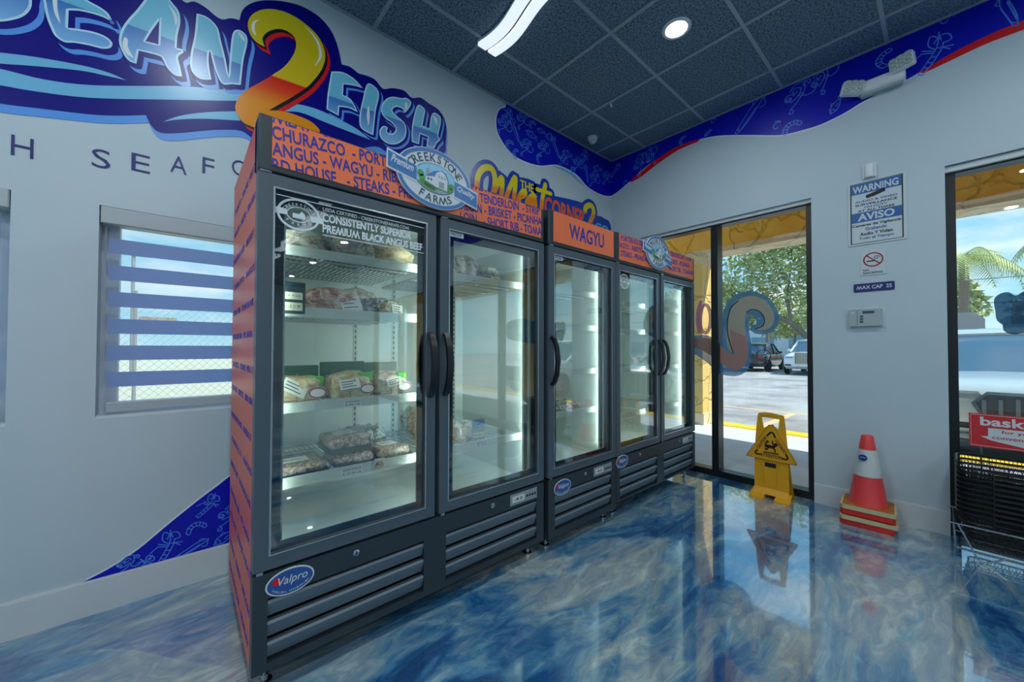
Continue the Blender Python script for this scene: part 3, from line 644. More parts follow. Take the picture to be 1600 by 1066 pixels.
MB().prism(RW, grow(e+[(6.8, H-.004), (.001, H-.004)], .010), 0, .0008).clip(RW, .0005, 9, 0, H-.004).build('white_edge', 'print_white', BR, True)
for pts in ([(985, 283), (1003, 269), (1026, 250), (1060, 229), (1092, 218.5), (1060, 232), (1026, 255), (1003, 273)], [(1440, 112), (1485, 86), (1540, 58), (1600, 33), (1660, 8), (1660, 17), (1600, 42), (1540, 65), (1485, 91)]):
    q = curve([rw(a, b) for a, b in pts], 4); MB().prism(RW, grow(dn(q, 0, -.004), .012), 0, .0014).build('red_edge', 'print_red', BR, True)
MB().prism(RW, e+[(6.8, H-.004), (.0012, H-.004)], 0, .002).build('blue_ground', 'deep_blue', BR, True)
for k, px, py, s, r in (('squid', 960, 270, .18, 0), ('wavelet', 977, 287, .09, 0), ('octopus', 1003, 256, .24, 30), ('octopus', 1020, 243, .2, 60), ('shrimp', 1067, 219, .09, 20), ('wavelet', 1114, 190, .08, 0), ('fish', 1106, 208, .08, 30), ('squid', 1172, 182, .28, 5), ('shrimp', 1238, 199, .14, -20), ('wavelet', 1214, 198, .12, 0),
                        ('octopus', 1250, 150, .25, 15), ('octopus', 1290, 122, .22, 35), ('fish', 1306, 165, .14, 60), ('shrimp', 1383, 91, .13, 30), ('lobster', 1455, 83, .22, 25), ('wavelet', 1478, 32, .11, 0), ('squid', 1580, 15, .2, 60)):
    creature(k, RW, *rw(px, py), s, r, .0018, BR)
for k, u, v, s in (('fish', 3.3, 3.3, .15), ('octopus', 3.8, 3.26, .24), ('shrimp', 4.3, 3.2, .14), ('squid', 4.8, 3.22, .24), ('lobster', 5.3, 3.26, .2)): creature(k, RW, u, v, s, 10, .0018, BR)

zc = zoomer(0, 680, 2.762, lw)
FD = thing('floor_corner_graphic', 'blue wave graphic with sea creatures rising behind the near freezer above the baseboard', 'wall graphic', (-3.6, 0, .16))
e = curve([(-4.115, .1545)]+[zc(a, b) for a, b in ((480, 570), (600, 490), (720, 390), (850, 285), (930, 225), (1030, 152))]+[(-3.3, .66), (-3.0, .70), (-2.6, .62), (-2.3, .45), (-2.1, .1545)], 5, False)
MB().prism(LW, grow(e, .008), 0, .0008).clip(LW, -9, 0, .1545, 3).build('white_edge', 'print_white', FD, True)
MB().prism(LW, e, 0, .002).build('blue_ground', 'deep_blue', FD, True)
for k, X, Y, s, r in (('lobster', 895, 300, .11, 10), ('octopus', 1000, 350, .15, 0), ('shrimp', 850, 400, .085, -30), ('lobster', 715, 480, .14, 30), ('squid', 830, 492, .12, -20), ('fish', 970, 440, .12, 30), ('octopus', 555, 560, .1, 0), ('lobster', 625, 550, .07, 0)):
    creature(k, LW, *zc(X, Y), s, r, .0018, FD, .004)

# the smaller graphic over the freezers
mat('yellow', '#e6d012', .3, var=.03); mat('orange', '#f08414', .3, var=.04); mat('orange_red', '#ee5a1c', .3, var=.04); mat('royal', '#0c3ca8', .3, var=.03); mat('aqua', '#58b8ea', .3)
split_print('meat_print', [(0, '#f08a14'), (.56, '#f08a14'), (.62, '#e6d012'), (1, '#e6d012')], 2.38, 2.98)
zm = zoomer(735, 240, 7.111, lw)
MC = thing('meat_corner_mural', 'yellow and orange wall graphic reading The Meat Corner 2 go above the freezers', 'wall graphic', (-1.0, 0, 2.3))
strokes = [([(75, 420), (70, 330), (85, 240), (130, 175), (190, 155), (240, 180), (265, 250), (270, 330), (255, 440)], .056), ([(255, 440), (300, 340), (345, 265), (352, 330), (340, 460)], .048), ([(395, 490), (430, 390), (480, 280), (498, 275), (495, 360), (480, 490)], .048),
           ([(520, 530), (540, 470), (580, 415), (612, 430), (600, 470), (540, 500), (550, 560)], .038), ([(720, 480), (690, 460), (640, 500), (620, 560), (700, 570), (715, 500), (725, 580)], .038), ([(828, 350), (812, 420), (795, 500), (785, 600)], .052), ([(735, 400), (800, 420), (890, 450)], .040)]
for k, (p, w) in enumerate(strokes): MB().stroke(LW, curve(mapped(zm, p), 4, False), w+.075, 0, .0010+k*.0002).build('navy_outline', 'royal', MC, True)
for k, (p, w) in enumerate(strokes): MB().stroke(LW, curve(mapped(zm, p), 4, False), w, .0022, .0040+k*.0002).build('script_stroke', 'meat_print', MC, True)
q = curve(mapped(zm, [(530, 290), (700, 330), (720, 420), (560, 380)]), 3); MB().prism(LW, grow(q, .02), 0, .0022).build('word_ground', 'royal', MC, True)
u, v = zm(550, 385); MB().text('THE', LW, u, v-.005, zm(700, 400)[0]-u, .085, .002, .0050, bold=.02, rot=.02).build('word_the', 'yellow', MC, True)
q = [zm(a, b) for a, b in ((800, 470), (900, 490), (1060, 520), (1240, 570), (1300, 640), (1290, 760), (900, 660), (800, 640))]; MB().prism(LW, grow(curve(q, 3), .02), 0, .0024).build('word_ground', 'royal', MC, True)
u, v = zm(818, 625); MB().text('CORNER', LW, u, v-.05, zm(1270, 700)[0]-u, .19, .002, .0050, bold=.03, rot=.0).build('word_corner', 'orange_red', MC, True)
p = [(1270, 640), (1275, 600), (1320, 575), (1355, 600), (1365, 660), (1345, 720), (1320, 780), (1300, 850), (1400, 870)]
MB().stroke(LW, curve(mapped(zm, p), 4, False), .135, 0, .0034).build('numeral_outline', 'royal', MC, True)
MB().stroke(LW, curve(mapped(zm, p), 4, False), .062, .003, .0056).build('numeral_two', 'meat_print', MC, True)
q = curve([zm(a, b) for a, b in ((1370, 740), (1400, 710), (1450, 715), (1490, 740), (1530, 760), (1545, 800), (1540, 850), (1380, 850))], 3); MB().prism(LW, grow(q, .015), 0, .0026).build('word_ground', 'royal', MC, True)
u, v = zm(1385, 800); MB().text('GO', LW, u, v-.06, zm(1530, 820)[0]-u, .10, .002, .0044, bold=.03).build('word_go', 'aqua', MC, True)
# ------------------------------------------------------------------ glass door freezers
mat('fz_black', '#2c363d', .42, var=.06, vscale=12); mat('fz_frame', '#4d5a63', .38, var=.05, vscale=10); mat('fz_slat', '#64717a', .4, var=.08, vscale=40, bump=.05, bscale=200)
mat('fz_liner', '#dbe5e2', .4, var=.04, vscale=4); mat('fz_print', '#04070b', .2, var=0); mat('fz_trim', '#b9c2c6', .25, metal=.8, var=.03)
mat('header_orange', '#fb7a48', .35, var=.03); mat('header_blue', '#1f2f9c', .4, var=.04); mat('rail', '#c3ccc4', .4, var=.03); mat('shelf_wire', '#aab4b4', .35, var=.03)
mat('led', '#e6fff6', .4, emit=45.0, var=0); mat('chrome', '#c4cacd', .18, metal=1.0, var=.02); mat('handle_black', '#12161a', .35, var=.05)
mat('badge_blue', '#2a5596', .3, var=.04); mat('tag_white', '#d8dcd4', .5, var=.03); mat('ink', '#14181c', .5, var=0); mat('slot_dark', '#3f5358', .5)
mat('side_orange', '#e8664a', .4, var=.08, vscale=4); mat('controller_grey', '#8c999e', .4, var=.1); mat('caster', '#5a6468', .35, metal=.6)
D = .82
def sz(z): return 1.22+(z-1.22)*1.027      # shelf height at the rail's depth behind the glass
def slat_mesh(x0, x1, z):
    prof = [(.034, .060), (.006, .066), (.0, .058), (.020, .006), (.026, .004), (.034, .04)]
    mb = MB(); n = len(prof)
    mb.add([(x0, y, z+h) for y, h in prof]+[(x1, y, z+h) for y, h in prof], [(i, (i+1) % n, n+(i+1) % n, n+i) for i in range(n)]+[tuple(range(n)), tuple(range(2*n-1, n-1, -1))])
    return mb
def frame_strip(mb, x0, x1, z0, z1, w, y0, y1, wt=None, wb=None):
    wt = wt or w; wb = wb or w
    mb.box(x0, x0+w, y0, y1, z0, z1).box(x1-w, x1, y0, y1, z0, z1).box(x0+w, x1-w, y0, y1, z1-wt, z1).box(x0+w, x1-w, y0, y1, z0, z0+wb); return mb
def badge(root, cx, cz):
    fr = Frame((cx, -.0, cz), (1, 0, 0), (0, 0, 1))
    b = MB().prism(fr, ellipse(0, 0, .078, .047, 36), -.001, .002).build('badge', 'tag_white', root)
    MB().prism(fr, ellipse(0, 0, .073, .042, 36), .001, .003).build('badge_field', 'badge_blue', b)
    MB().text('Valpro', fr, -.040, -.014, .095, .036, .0028, .0036, bold=.0, shear=.25).build('badge_lettering', 'tag_white', b)
    MB().prism(fr, ellipse(-.044, .012, .013, .013, 14), .0028, .0032).build('badge_rose', 'print_red', b)
    s = 'COMMERCIAL REFRIGERATION'; mb = MB()
    for i, ch in enumerate(s):
        if ch == ' ': continue
        a = R(205+130*i/(len(s)-1)); mb.text(ch, fr, .062*math.cos(a)-.001, .034*math.sin(a)-.003, .0036, .0062, .0028, .0034, rot=0)
    mb.build('badge_small_print', 'tag_white', b)
def sticker_logo(parent, cx, cz, a, b, m):
    """pale outline of the farm emblem on a door glass"""
    fr = Frame((cx, 0, cz), (1, 0, 0), (0, 0, 1))
    mb = MB().ribbon(fr, ellipse(0, 0, a, b, 36), .008, -.001, .0006, True).ribbon(fr, ellipse(0, 0, a*.58, b*.5, 28), .003, -.001, .0006, True)
    mb.prism(fr, rect(-a*1.25, -.008, -a*.6, .014), -.001, .0008).prism(fr, rect(a*.6, -.018, a*1.25, .004), -.001, .0008)
    mb.prism(fr, [(-a*.3, -b*.25), (a*.3, -b*.25), (a*.3, b*.05), (a*.15, b*.25), (-.0, b*.05), (-a*.3, b*.05)], -.001, .0006)
    arc_text(mb, 'CREEKSTONE', fr, 0, -.004, a*.77, b*.76, 155, 25, b*.2); arc_text(mb, 'FARMS', fr, 0, .004, a*.77, b*.76, 225, 315, b*.2, True)
    return mb.build('glass_sticker', m, parent)
def arc_text(mb, s, fr, cx, cy, a, b, a0, a1, h, below=False, d0=-.001, d1=.0008, bold=.0):
    for i, ch in enumerate(s):
        t = R(a0+(a1-a0)*(i/(len(s)-1)))
        x, y = cx+a*math.cos(t), cy+b*math.sin(t); tx, ty = -a*math.sin(t), b*math.cos(t)
        rot = math.atan2(ty, tx)+(0 if below else math.pi); rot = (rot+math.pi) % (2*math.pi)-math.pi
        vs, fs, tw, th = text_geo(ch, bold); w = h*tw/th*.95
        c, q = math.cos(rot), math.sin(rot)
        mb.text(ch, fr, x-w/2*c+h/2*q, y-w/2*q-h/2*c, w, h, d0, d1, bold, rot)

def freezer(x0, yf, W, nd, top, label, shelves, lines, badge_at, wrap_left=False, door_stickers=(), led_edges=(), foot_h=.085):
    t = thing('glass_door_freezer', label, 'freezer', (x0, yf, 0))
    dz0, dz1 = .437, 1.838
    # cabinet skin
    sp = MB().box(0, .035, .055, D, foot_h, top-.01).build('side_panel', 'side_orange' if wrap_left else 'fz_black', t)
    if wrap_left:
        fr = Frame((-.0005, D-.02, .0), (0, -1, 0), (0, 0, 1)); mb = MB()
        rows = ['PORTERHOUSE - BRISKET', 'WAGYU - RIBEYE - SIRLOIN', 'STEAKS - PRIME MEAT', 'TENDERLOIN - PICANHA', 'SHORT RIB - TOMAHAWK', 'CHURAZCO - ANGUS']
        for k in range(15): mb.text(rows[k % 6], fr, .02+.01*(k % 3), .14+k*.124+random.uniform(-.01, .01), .70, .026, -.0005, .0008, bold=-.012)
        mb.build('side_lettering', 'header_blue', sp)
    MB().box(W-.035, W, .055, D, foot_h, top-.01).build('side_panel', 'fz_black', t)
    MB().box(.035, W-.035, D-.03, D, foot_h, top-.01).build('back_panel', 'fz_black', t)
    MB().box(.035, W-.035, .09, D-.03, 1.87, 1.90).build('top_panel', 'fz_black', t)
    MB().box(.035, W-.035, .06, D-.03, foot_h, .12).build('bottom_panel', 'fz_black', t)
    # liner
    lb = MB().box(.035, .06, .06, D-.03, .44, 1.87).box(W-.06, W-.035, .06, D-.03, .44, 1.87)
    lb.box(.06, W-.06, D-.05, D-.03, .44, 1.87).box(.06, W-.06, .06, D-.05, 1.84, 1.87).box(.06, W-.06, .06, D-.05, .42, .44)
    if nd == 2: lb.box(W/2-.03, W/2+.03, .058, .09, .44, 1.84)
    lb.build('liner', 'fz_liner', t)
    for x in ([.14, W/2-.12, W/2+.12, W-.14] if nd == 2 else [.14, W-.14]):
        mb = MB().box(x-.012, x+.012, D-.054, D-.05, .46, 1.80)
        p = mb.build('shelf_standard', 'rail', t); mb = MB()
        for k in range(40): mb.box(x-.004, x+.004, D-.0545, D-.053, .48+k*.033, .498+k*.033)
        mb.build('standard_slots', 'slot_dark', p)
    # base panel and louvres
    dw = W/nd; op = []
    for k in range(nd): op.append((k*dw+.055 if k == 0 else k*dw+.045, (k+1)*dw-.045 if k < nd-1 else W-.058))
    if nd == 2: op = [(.045, W/2-.065), (W/2+.05, W-.058)]
    bp = MB().box(0, W, 0, .055, .338, .425).box(0, W, 0, .055, foot_h, .112)
    ed = [0]+[e for o_ in op for e in o_]+[W]
    for a, b in zip(ed[::2], ed[1::2]): bp.box(a, b, 0, .055, .112, .338)
    bp = bp.build('base_panel', 'fz_black', t)
    for a, b in op:
        for k in range(3): slat_mesh(a+.001, b-.001, .116+k*.072).build('louvre_slat', 'fz_slat', t)
        MB().box(a, b, .045, .054, .114, .336).build('louvre_backing', 'fz_print', t)
    badge(t, *badge_at)
    for k in range(nd):
        cx = (op[k][0]+op[k][1])/2 if k == 0 or nd == 1 else op[k][0]+.28
        lk = MB().lathe([(.013, 0), (.013, .004), (.009, .006), (0, .006)], 18, (cx, 0, .392), Matrix.Rotation(R(90), 3, 'X')).build('door_lock', 'chrome', t, smooth=True)
        MB().box(cx-.0015, cx+.0015, -.0066, -.0058, .386, .398).build('keyhole', 'ink', lk)
    dx1 = W-.058; dp = MB().rbox(dx1-.205, dx1, -.004, 0, .352, .412, .002).build('controller', 'controller_grey', t)
    MB().rbox(dx1-.19, dx1-.10, -.0055, -.004, .366, .400, .0006).build('display', 'tag_white', dp)
    MB().text('-4.0', Frame((0, -.0055, 0), (1, 0, 0), (0, 0, 1)), dx1-.178, .374, .06, .018, 0, .0006, bold=.01).build('display_digits', 'ink', dp)
    for k in range(4): MB().rbox(dx1-.085+k*.02, dx1-.072+k*.02, -.0055, -.004, .376, .388, .0005).build('button', 'ink', dp)
    # doors
    gap = .012
    for k in range(nd):
        a = k*dw+(gap if k else 0); b = (k+1)*dw-(gap if k < nd-1 else 0); fw = .052
        d = frame_strip(MB(), a, b, dz0, dz1, fw, 0, .05, .05, .052).build('door', 'fz_frame', t)
        frame_strip(MB(), a+fw-.006, b-fw+.006, dz0+.046, dz1-.044, .006, -.002, .004).build('glazing_bead', 'fz_trim', d)
        frame_strip(MB(), a+fw, b-fw, dz0+.052, dz1-.05, .032, .0185, .0195, .042, .030).build('glass_border', 'fz_print', d)
        MB().box(a+fw-.002, b-fw+.002, .012, .018, dz0+.050, dz1-.048).build('glass', 'freezer_glass', d)
        frame_strip(MB(), a+.01, b-.01, dz0+.01, dz1-.01, .03, .05, .062).build('gasket', 'fz_print', d)
        hx = b-.030 if (k == 0 and nd == 2) else a+.026
        if nd == 1: hx = a+.026
        pts = [(hx, -.004, .995), (hx, -.022, 1.01), (hx, -.042, 1.06), (hx, -.052, 1.14), (hx, -.042, 1.22), (hx, -.022, 1.27), (hx, -.004, 1.285)]
        pts = [Vector(q) for q in pts]; mb = MB(); rings = []
        for i, q in enumerate(pts):
            tg = (pts[min(i+1, 6)]-pts[max(i-1, 0)]).normalized(); nn = Vector((0, -tg.z, tg.y)).normalized(); w = .012+.004*math.sin(math.pi*i/6)
            rings.append([q+Vector((sx*w, 0, 0))+nn*sy*.007 for sx, sy in ((-1, -1), (1, -1), (1, 1), (-1, 1))])
        h = mb.loft(rings).build('handle', 'handle_black', d, smooth=60)
        for z in (1.005, 1.275): MB().lathe([(.006, 0), (.006, .022), (0, .023)], 10, (hx, -.0, z), Matrix.Rotation(R(90), 3, 'X')).build('handle_screw', 'fz_frame', d)
        MB().box(a+.01, a+.03, -.001, .03, dz0-.011, dz0-.001).build('hinge', 'chrome', d)
        MB().box(a+.005, a+.04, -.002, .04, dz1+.001, dz1+.007).build('hinge', 'chrome', d)
        # stickers on the glass
        for kind in door_stickers[k] if k < len(door_stickers) else ():
            gf = Frame((0, .012, 0), (1, 0, 0), (0, 0, 1)); x = a+fw; xr = b-fw
            if kind == 'angus':
                mb = MB().box(x+.005, xr-.005, .0108, .0118, dz1-.068, dz1-.065)
                mb.text('USDA CERTIFIED - CREEKSTONEFARMS.COM', gf, x+.16, dz1-.090, .36, .014, 0, .0006, bold=.012)
                mb.text('CONSISTENTLY SUPERIOR', gf, x+.16, dz1-.131, .37, .032, 0, .0006, bold=.03)
                mb.text('PREMIUM BLACK ANGUS BEEF', gf, x+.16, dz1-.173, .425, .032, 0, .0006, bold=.03)
                mb.box(x+.16, xr-.006, .0108, .0118, dz1-.185, dz1-.182)
                mb.build('glass_lettering', 'print_white', d)
                q = sticker_logo(d, x+.078, dz1-.125, .068, .055, 'print_white'); q.location = (0, .0115, 0)
            if kind == 'freezer':
                s = MB().box(x+.002, x+.085, .0105, .0118, dz1-.075, dz1-.05).build('glass_sticker', 'print_white', d)
                MB().text('FREEZER', Frame((0, .0105, 0), (1, 0, 0), (0, 0, 1)), x+.012, dz1-.07, .062, .014, 0, .0006, bold=.01).build('sticker_lettering', 'ink', d)
            if kind == 'oval':
                q = sticker_logo(d, x+.075, dz1-.12, .060, .052, 'print_white'); q.location = (0, .0115, 0)
                MB().text('PREMIUM BLACK ANGUS BEEF', gf, x+.15, dz1-.13, xr-x-.18, .026, 0, .0006, bold=.02).text('CONSISTENTLY SUPERIOR', gf, x+.15, dz1-.095, xr-x-.22, .026, 0, .0006, bold=.02).build('glass_lettering', 'print_white', d)
    # header sign
    MB().rbox(0, W, .0, .09, 1.846, top, .004).build('header_box', 'fz_black', t)
    h0, h1, w0, w1 = 1.868, top-.006, .040, W-.026
    fr = Frame((0, -.001, 0), (1, 0, 0), (0, 0, 1))
    hp = MB().prism(fr, rect(w0, h0, w1, h1), -.004, .0012).build('header_panel', 'header_orange', t)
    mb = MB()
    for s, u, v, h, rot, wf in lines:
        vs, fs, tw, th = text_geo(s, .016); mb.text(s, fr, u, v, h*tw/th*wf, h, .0010, .0022, .016, rot)
    mb.clip(fr, w0, w1, h0, h1).build('header_lettering', 'header_blue', hp)
    # feet
    for x in (.05, W-.06):
        for y in (.075, D-.08):
            ft = MB().lathe([(.007, foot_h+.02), (.007, .03), (.012, .03), (.012, .012), (.024, .008), (.024, 0)], 14, (x, y, 0)).build('foot', 'chrome', t, smooth=True)
            MB().lathe([(.017, .030), (.017, .040)], 6, (x, y, .02)).build('foot_nut', 'caster', ft)
    # shelves
    for k in range(nd):
        a = .066 if k == 0 else W/2+.035; b = W-.066 if k == nd-1 else W/2-.035
        for z in map(sz, shelves[k]):
            s = MB().box(a, b, .120, .123, z-.040, z).box(a, b, .123, .136, z-.004, z).build('shelf', 'rail', t)
            wires = MB(); nb = 26
            for i in range(nb+1):
                x = a+(b-a)*i/nb; wires.box(x-.0018, x+.0018, .125, D-.07, z-.022, z-.018)
            for y in (.15, .25, .36, .50, .64, D-.075): wires.box(a, b, y-.003, y+.003, z-.028, z-.022)
            wires.build('shelf_wires', 'shelf_wire', s)
    # light strips
    for x in led_edges:
        p = MB().box(x-.013, x+.013, .066, .082, .50, 1.80).build('light_strip', 'fz_trim', t); mb = MB()
        for i in range(42): mb.box(x-.007, x+.007, .0818, .0835, .515+i*.0305, .532+i*.0305)
        mb.build('light_diode', 'led', p)
    return t

def hl(root_x, px, py): p = fz(px, py); return p[0]-root_x, p[1]
def rows(x0, items):  # text rows placed by a measured start point
    return [(s, *hl(x0, px, py), h, rot, wf) for s, px, py, h, rot, wf in items]
X1, X2, X3 = -3.602, -2.138, -1.424
sl = .072; zz = lambda X, Y: (350+X/3.5525, Y/3.5525)
ax, az = hl(X1, *zz(268, 770)); L1 = []
for k, s in ((1, 'MEAT - SHORT LOIN'), (0, 'CHURAZCO  - PORTERHOUSE'), (-1, 'ANGUS - WAGYU - RIBEYE'), (-2, 'RD HOUSE   - STEAKS - PRIME MEAT')):
    L1.append((s, ax-k*.001, az+k*.0585, .048, sl, .69))
bx, bz = hl(X1, 762, 320)
for k, s, dx in ((1, 'PRIME MEAT - RIB', -.16), (0, 'PORK  - TENDERLOIN  - STRIP', -.22), (-1, 'SIRLOIN - BRISKET - PICANHA', -.20), (-2, 'LOIN   - SHORT RIB - TOMAHAWK', -.17)):
    L1.append((s, bx+dx, bz+dx*sl+k*.0585+.004, .048, sl, .69))
F1 = freezer(X1, FY, 1.428, 2, 2.044, 'large two-door glass freezer with orange side nearest the camera', ([1.612, 1.376, 1.006, .720], [1.602, .720]), L1, (.115, .374), True,
             (('angus',), ('freezer',)), (.085, 1.428/2+.055, 1.428-.085, 1.428/2-.055))
F2 = freezer(X2, FY-.006, .700, 1, 2.060, 'narrow single-door glass freezer with orange WAGYU header sign', ([1.612, 1.377, 1.076, .805],), [('WAGYU', .185, 1.912, .098, .0, .74)], (.125, .360), False, (('freezer',),), (.085, .615), .07)
L3 = [('PORTERHOUSE -', .06, 2.012, .042, .03, .78), ('WAGYU - RIBEYE -', .0, 1.955, .042, .03, .78), ('STEAKS - PRIME MEAT', .06, 1.898, .042, .03, .78), ('TENDERLOIN - STRIP', .82, 2.02, .042, .03, .78), ('BRISKET - PICANHA -', .80, 1.955, .042, .03, .78), ('SHORT RIB - TOMAHAWK', .80, 1.893, .042, .03, .78)]
F3 = freezer(X3, FY, 1.300, 2, 2.068, 'two-door glass freezer beside the storefront window, farthest of the row', ([1.585, 1.37, 1.066, .715], [1.585, 1.37, 1.066, .715]), L3, (.075, .386), False, (('oval',), ()), (.085, 1.3/2+.055, 1.215, 1.3/2-.055), .10)

# farm emblem plates on top of two headers
mat('emb_blue', '#3a78b4', .35, var=.04); mat('emb_dark', '#2c4a5c', .35); mat('emb_white', '#d5dbe0', .4, var=.02); mat('emb_sky', '#8fcbe8', .4, var=.06); mat('emb_green', '#5f9a50', .5, var=.3, vscale=80); mat('emb_grey', '#9aa6ac', .5)
def emblem(cx, cz, yf, label):
    t = thing('farm_emblem_sign', label, 'sign', (cx, yf, cz-.14), 0, 'oval farm emblem signs')
    fr = Frame((0, 0, .14), (1, 0, 0), (0, 0, 1)); a, b = .196, .138
    MB().prism(fr, ellipse(0, 0, a, b, 56), -.008, 0, True).build('plate', 'emb_white', t)
    for s in (-1, 1):
        o = curve([(s*.235, -.052*s-.012), (s*.235, -.052*s+.056 if s < 0 else -.052+.056), (s*.19, .052 if s < 0 else -.0), (s*.115, .040 if s < 0 else .018), (s*.115, -.022 if s < 0 else -.040), (s*.19, -.008 if s < 0 else -.056)], 1)
        x0, x1 = sorted((s*.232, s*.10)); zt = (.062, .034) if s < 0 else (.018, -.012)
        quad = [(x0, (.058 if s < 0 else .014)-.066), (x1, (.030 if s < 0 else -.018)-.062), (x1, .030 if s < 0 else -.012), (x0, .058 if s < 0 else .018)]
        MB().prism(fr, grow(quad, .010), -.006, .0015).build('banner_edge', 'emb_white', t)
        q = MB().prism(fr, quad, -.004, .0028).build('banner', 'emb_blue', t)
        MB().text('Premium' if s < 0 else 'Quality', fr, x0+.012, quad[0][1]+.022, .105, .034, .0026, .0036, bold=.02, rot=math.atan2(quad[1][1]-quad[0][1], x1-x0)+.02, shear=.2).build('banner_lettering', 'emb_white', q)
    MB().ribbon(fr, ellipse(0, 0, a*.935, b*.92, 56), .016, -.002, .0012, True).build('blue_ring', 'emb_blue', t)
    MB().prism(fr, ellipse(0, 0, a*.56, b*.50, 44), -.002, .0012).build('picture_ring', 'emb_dark', t)
    pic = MB().prism(fr, ellipse(0, 0, a*.54, b*.48, 44), -.002, .0018).build('farm_picture', 'emb_sky', t)
    MB().prism(fr, curve([(-.088, -.028), (-.05, -.020), (.02, -.028), (.085, -.024), (.07, -.048), (.0, -.064), (-.06, -.052)], 3), 0, .0022).build('meadow', 'emb_green', pic)
    MB().prism(fr, [(-.01, -.045), (.06, -.05), (.03, -.062), (-.01, -.060)], 0, .0025).build('path', 'emb_grey', pic)
    barn = MB().prism(fr, [(-.010, -.036), (.058, -.044), (.062, .006), (.048, .034), (.028, .044), (.002, .030), (-.010, .000)], 0, .0028).build('barn', 'emb_white', pic)
    MB().prism(fr, [(-.056, -.022), (-.010, -.034), (-.010, .008), (-.050, .000)], 0, .0028).build('barn_wing', 'emb_white', pic)
    MB().prism(fr, [(-.054, .002), (-.010, .010), (.002, .032), (.026, .046), (-.012, .034), (-.030, .020)], 0, .0031).build('barn_roof', 'emb_blue', pic)
    MB().ribbon(fr, [(.028, .046), (.050, .036), (.064, .006), (.062, -.02)], .004, 0, .0031).build('barn_eave', 'emb_dark', pic)
    for x in (.010, .026, .042): MB().prism(fr, rect(x, .012-x*.1, x+.009, .022-x*.1), .002, .0033).build('barn_window', 'emb_grey', pic)
    for x in (-.045, -.030): MB().prism(fr, rect(x, -.014, x+.008, -.004), .002, .0033).build('barn_window', 'emb_dark', pic)
    MB().prism(fr, rect(.014, -.036, .042, -.008), .002, .0033).build('barn_door', 'emb_grey', pic)
    MB().prism(fr, rrect(-.052, -.004, -.034, .040, .008), 0, .0026).build('silo', 'emb_grey', pic)
    for x, z, r in ((-.080, .006, .017), (-.072, -.012, .015), (.082, -.016, .016), (.076, -.034, .012)): MB().prism(fr, ellipse(x, z, r, r*.9, 10), 0, .0034).build('tree', 'emb_green', pic)
    MB().ribbon(fr, [(-.06, -.03), (-.03, -.038), (.0, -.044)], .003, 0, .0036).ribbon(fr, [(-.06, -.038), (-.03, -.046), (.0, -.052)], .003, 0, .0036).build('fence', 'emb_dark', pic)
    mb = MB(); arc_text(mb, 'CREEKSTONE', fr, 0, -.006, a*.73, b*.74, 152, 28, .037, False, -.002, .0016, .004); mb.build('lettering_creekstone', 'emb_dark', t)
    mb = MB(); arc_text(mb, 'FARMS', fr, 0, .004, a*.70, b*.72, 238, 302, .036, True, -.002, .0016, .004); mb.build('lettering_farms', 'emb_dark', t)
    MB().box(-.06, .06, .004, .0085, .02, .14).build('mount_bracket', 'fz_black', t)
    return t
emblem(-2.912, 2.004, FY-.016, 'oval blue and white farm emblem on the near freezer header')
emblem(-.835, 2.004, FY-.016, 'oval blue and white farm emblem on the farthest freezer header')
# ------------------------------------------------------------------ goods in the freezers
def meat_material(name, c_meat, c_fat, c_wrap, scale):
    m, n, l, b = custom(name)
    tc = n.new('ShaderNodeTexCoord'); a = n.new('ShaderNodeTexNoise'); a.inputs['Scale'].default_value = scale; a.inputs['Detail'].default_value = 6; a.inputs['Distortion'].default_value = 1.6
    l.new(tc.outputs['Object'], a.inputs['Vector'])
    r = ramp_node(n, [(.33, c_meat), (.47, c_fat), (.60, c_wrap)]); l.new(a.outputs['Fac'], r.inputs[0]); l.new(r.outputs[0], b.inputs['Base Color'])
    bp = n.new('ShaderNodeBump'); bp.inputs['Strength'].default_value = .6; bp.inputs['Distance'].default_value = .01; l.new(a.outputs['Fac'], bp.inputs['Height']); l.new(bp.outputs[0], b.inputs['Normal'])
    b.inputs['Roughness'].default_value = .25; b.inputs['Coat Weight'].default_value = .5
meat_material('meat_red', '#7e2a26', '#b98a76', '#d8c6b4', 22); meat_material('meat_pale', '#8a6a5c', '#bfb4a2', '#d4d4c6', 24); meat_material('meat_tan', '#b08a5c', '#cbb183', '#d8cba8', 26)
meat_material('meat_brown', '#6e5248', '#9a8272', '#c2b8aa', 34); meat_material('meat_dark', '#3e4a4a', '#7c8684', '#c0c8c4', 30)
mat('pack_green', '#1e4a2c', .3, var=.2, vscale=20); mat('pack_bright', '#4fae2c', .4, var=.15); mat('pack_ring', '#8a2450', .4); mat('tray_black', '#3a4546', .3, var=.2, vscale=15); mat('board_dark', '#20343c', .4); mat('cream', '#dcdcc0', .5, var=.03)
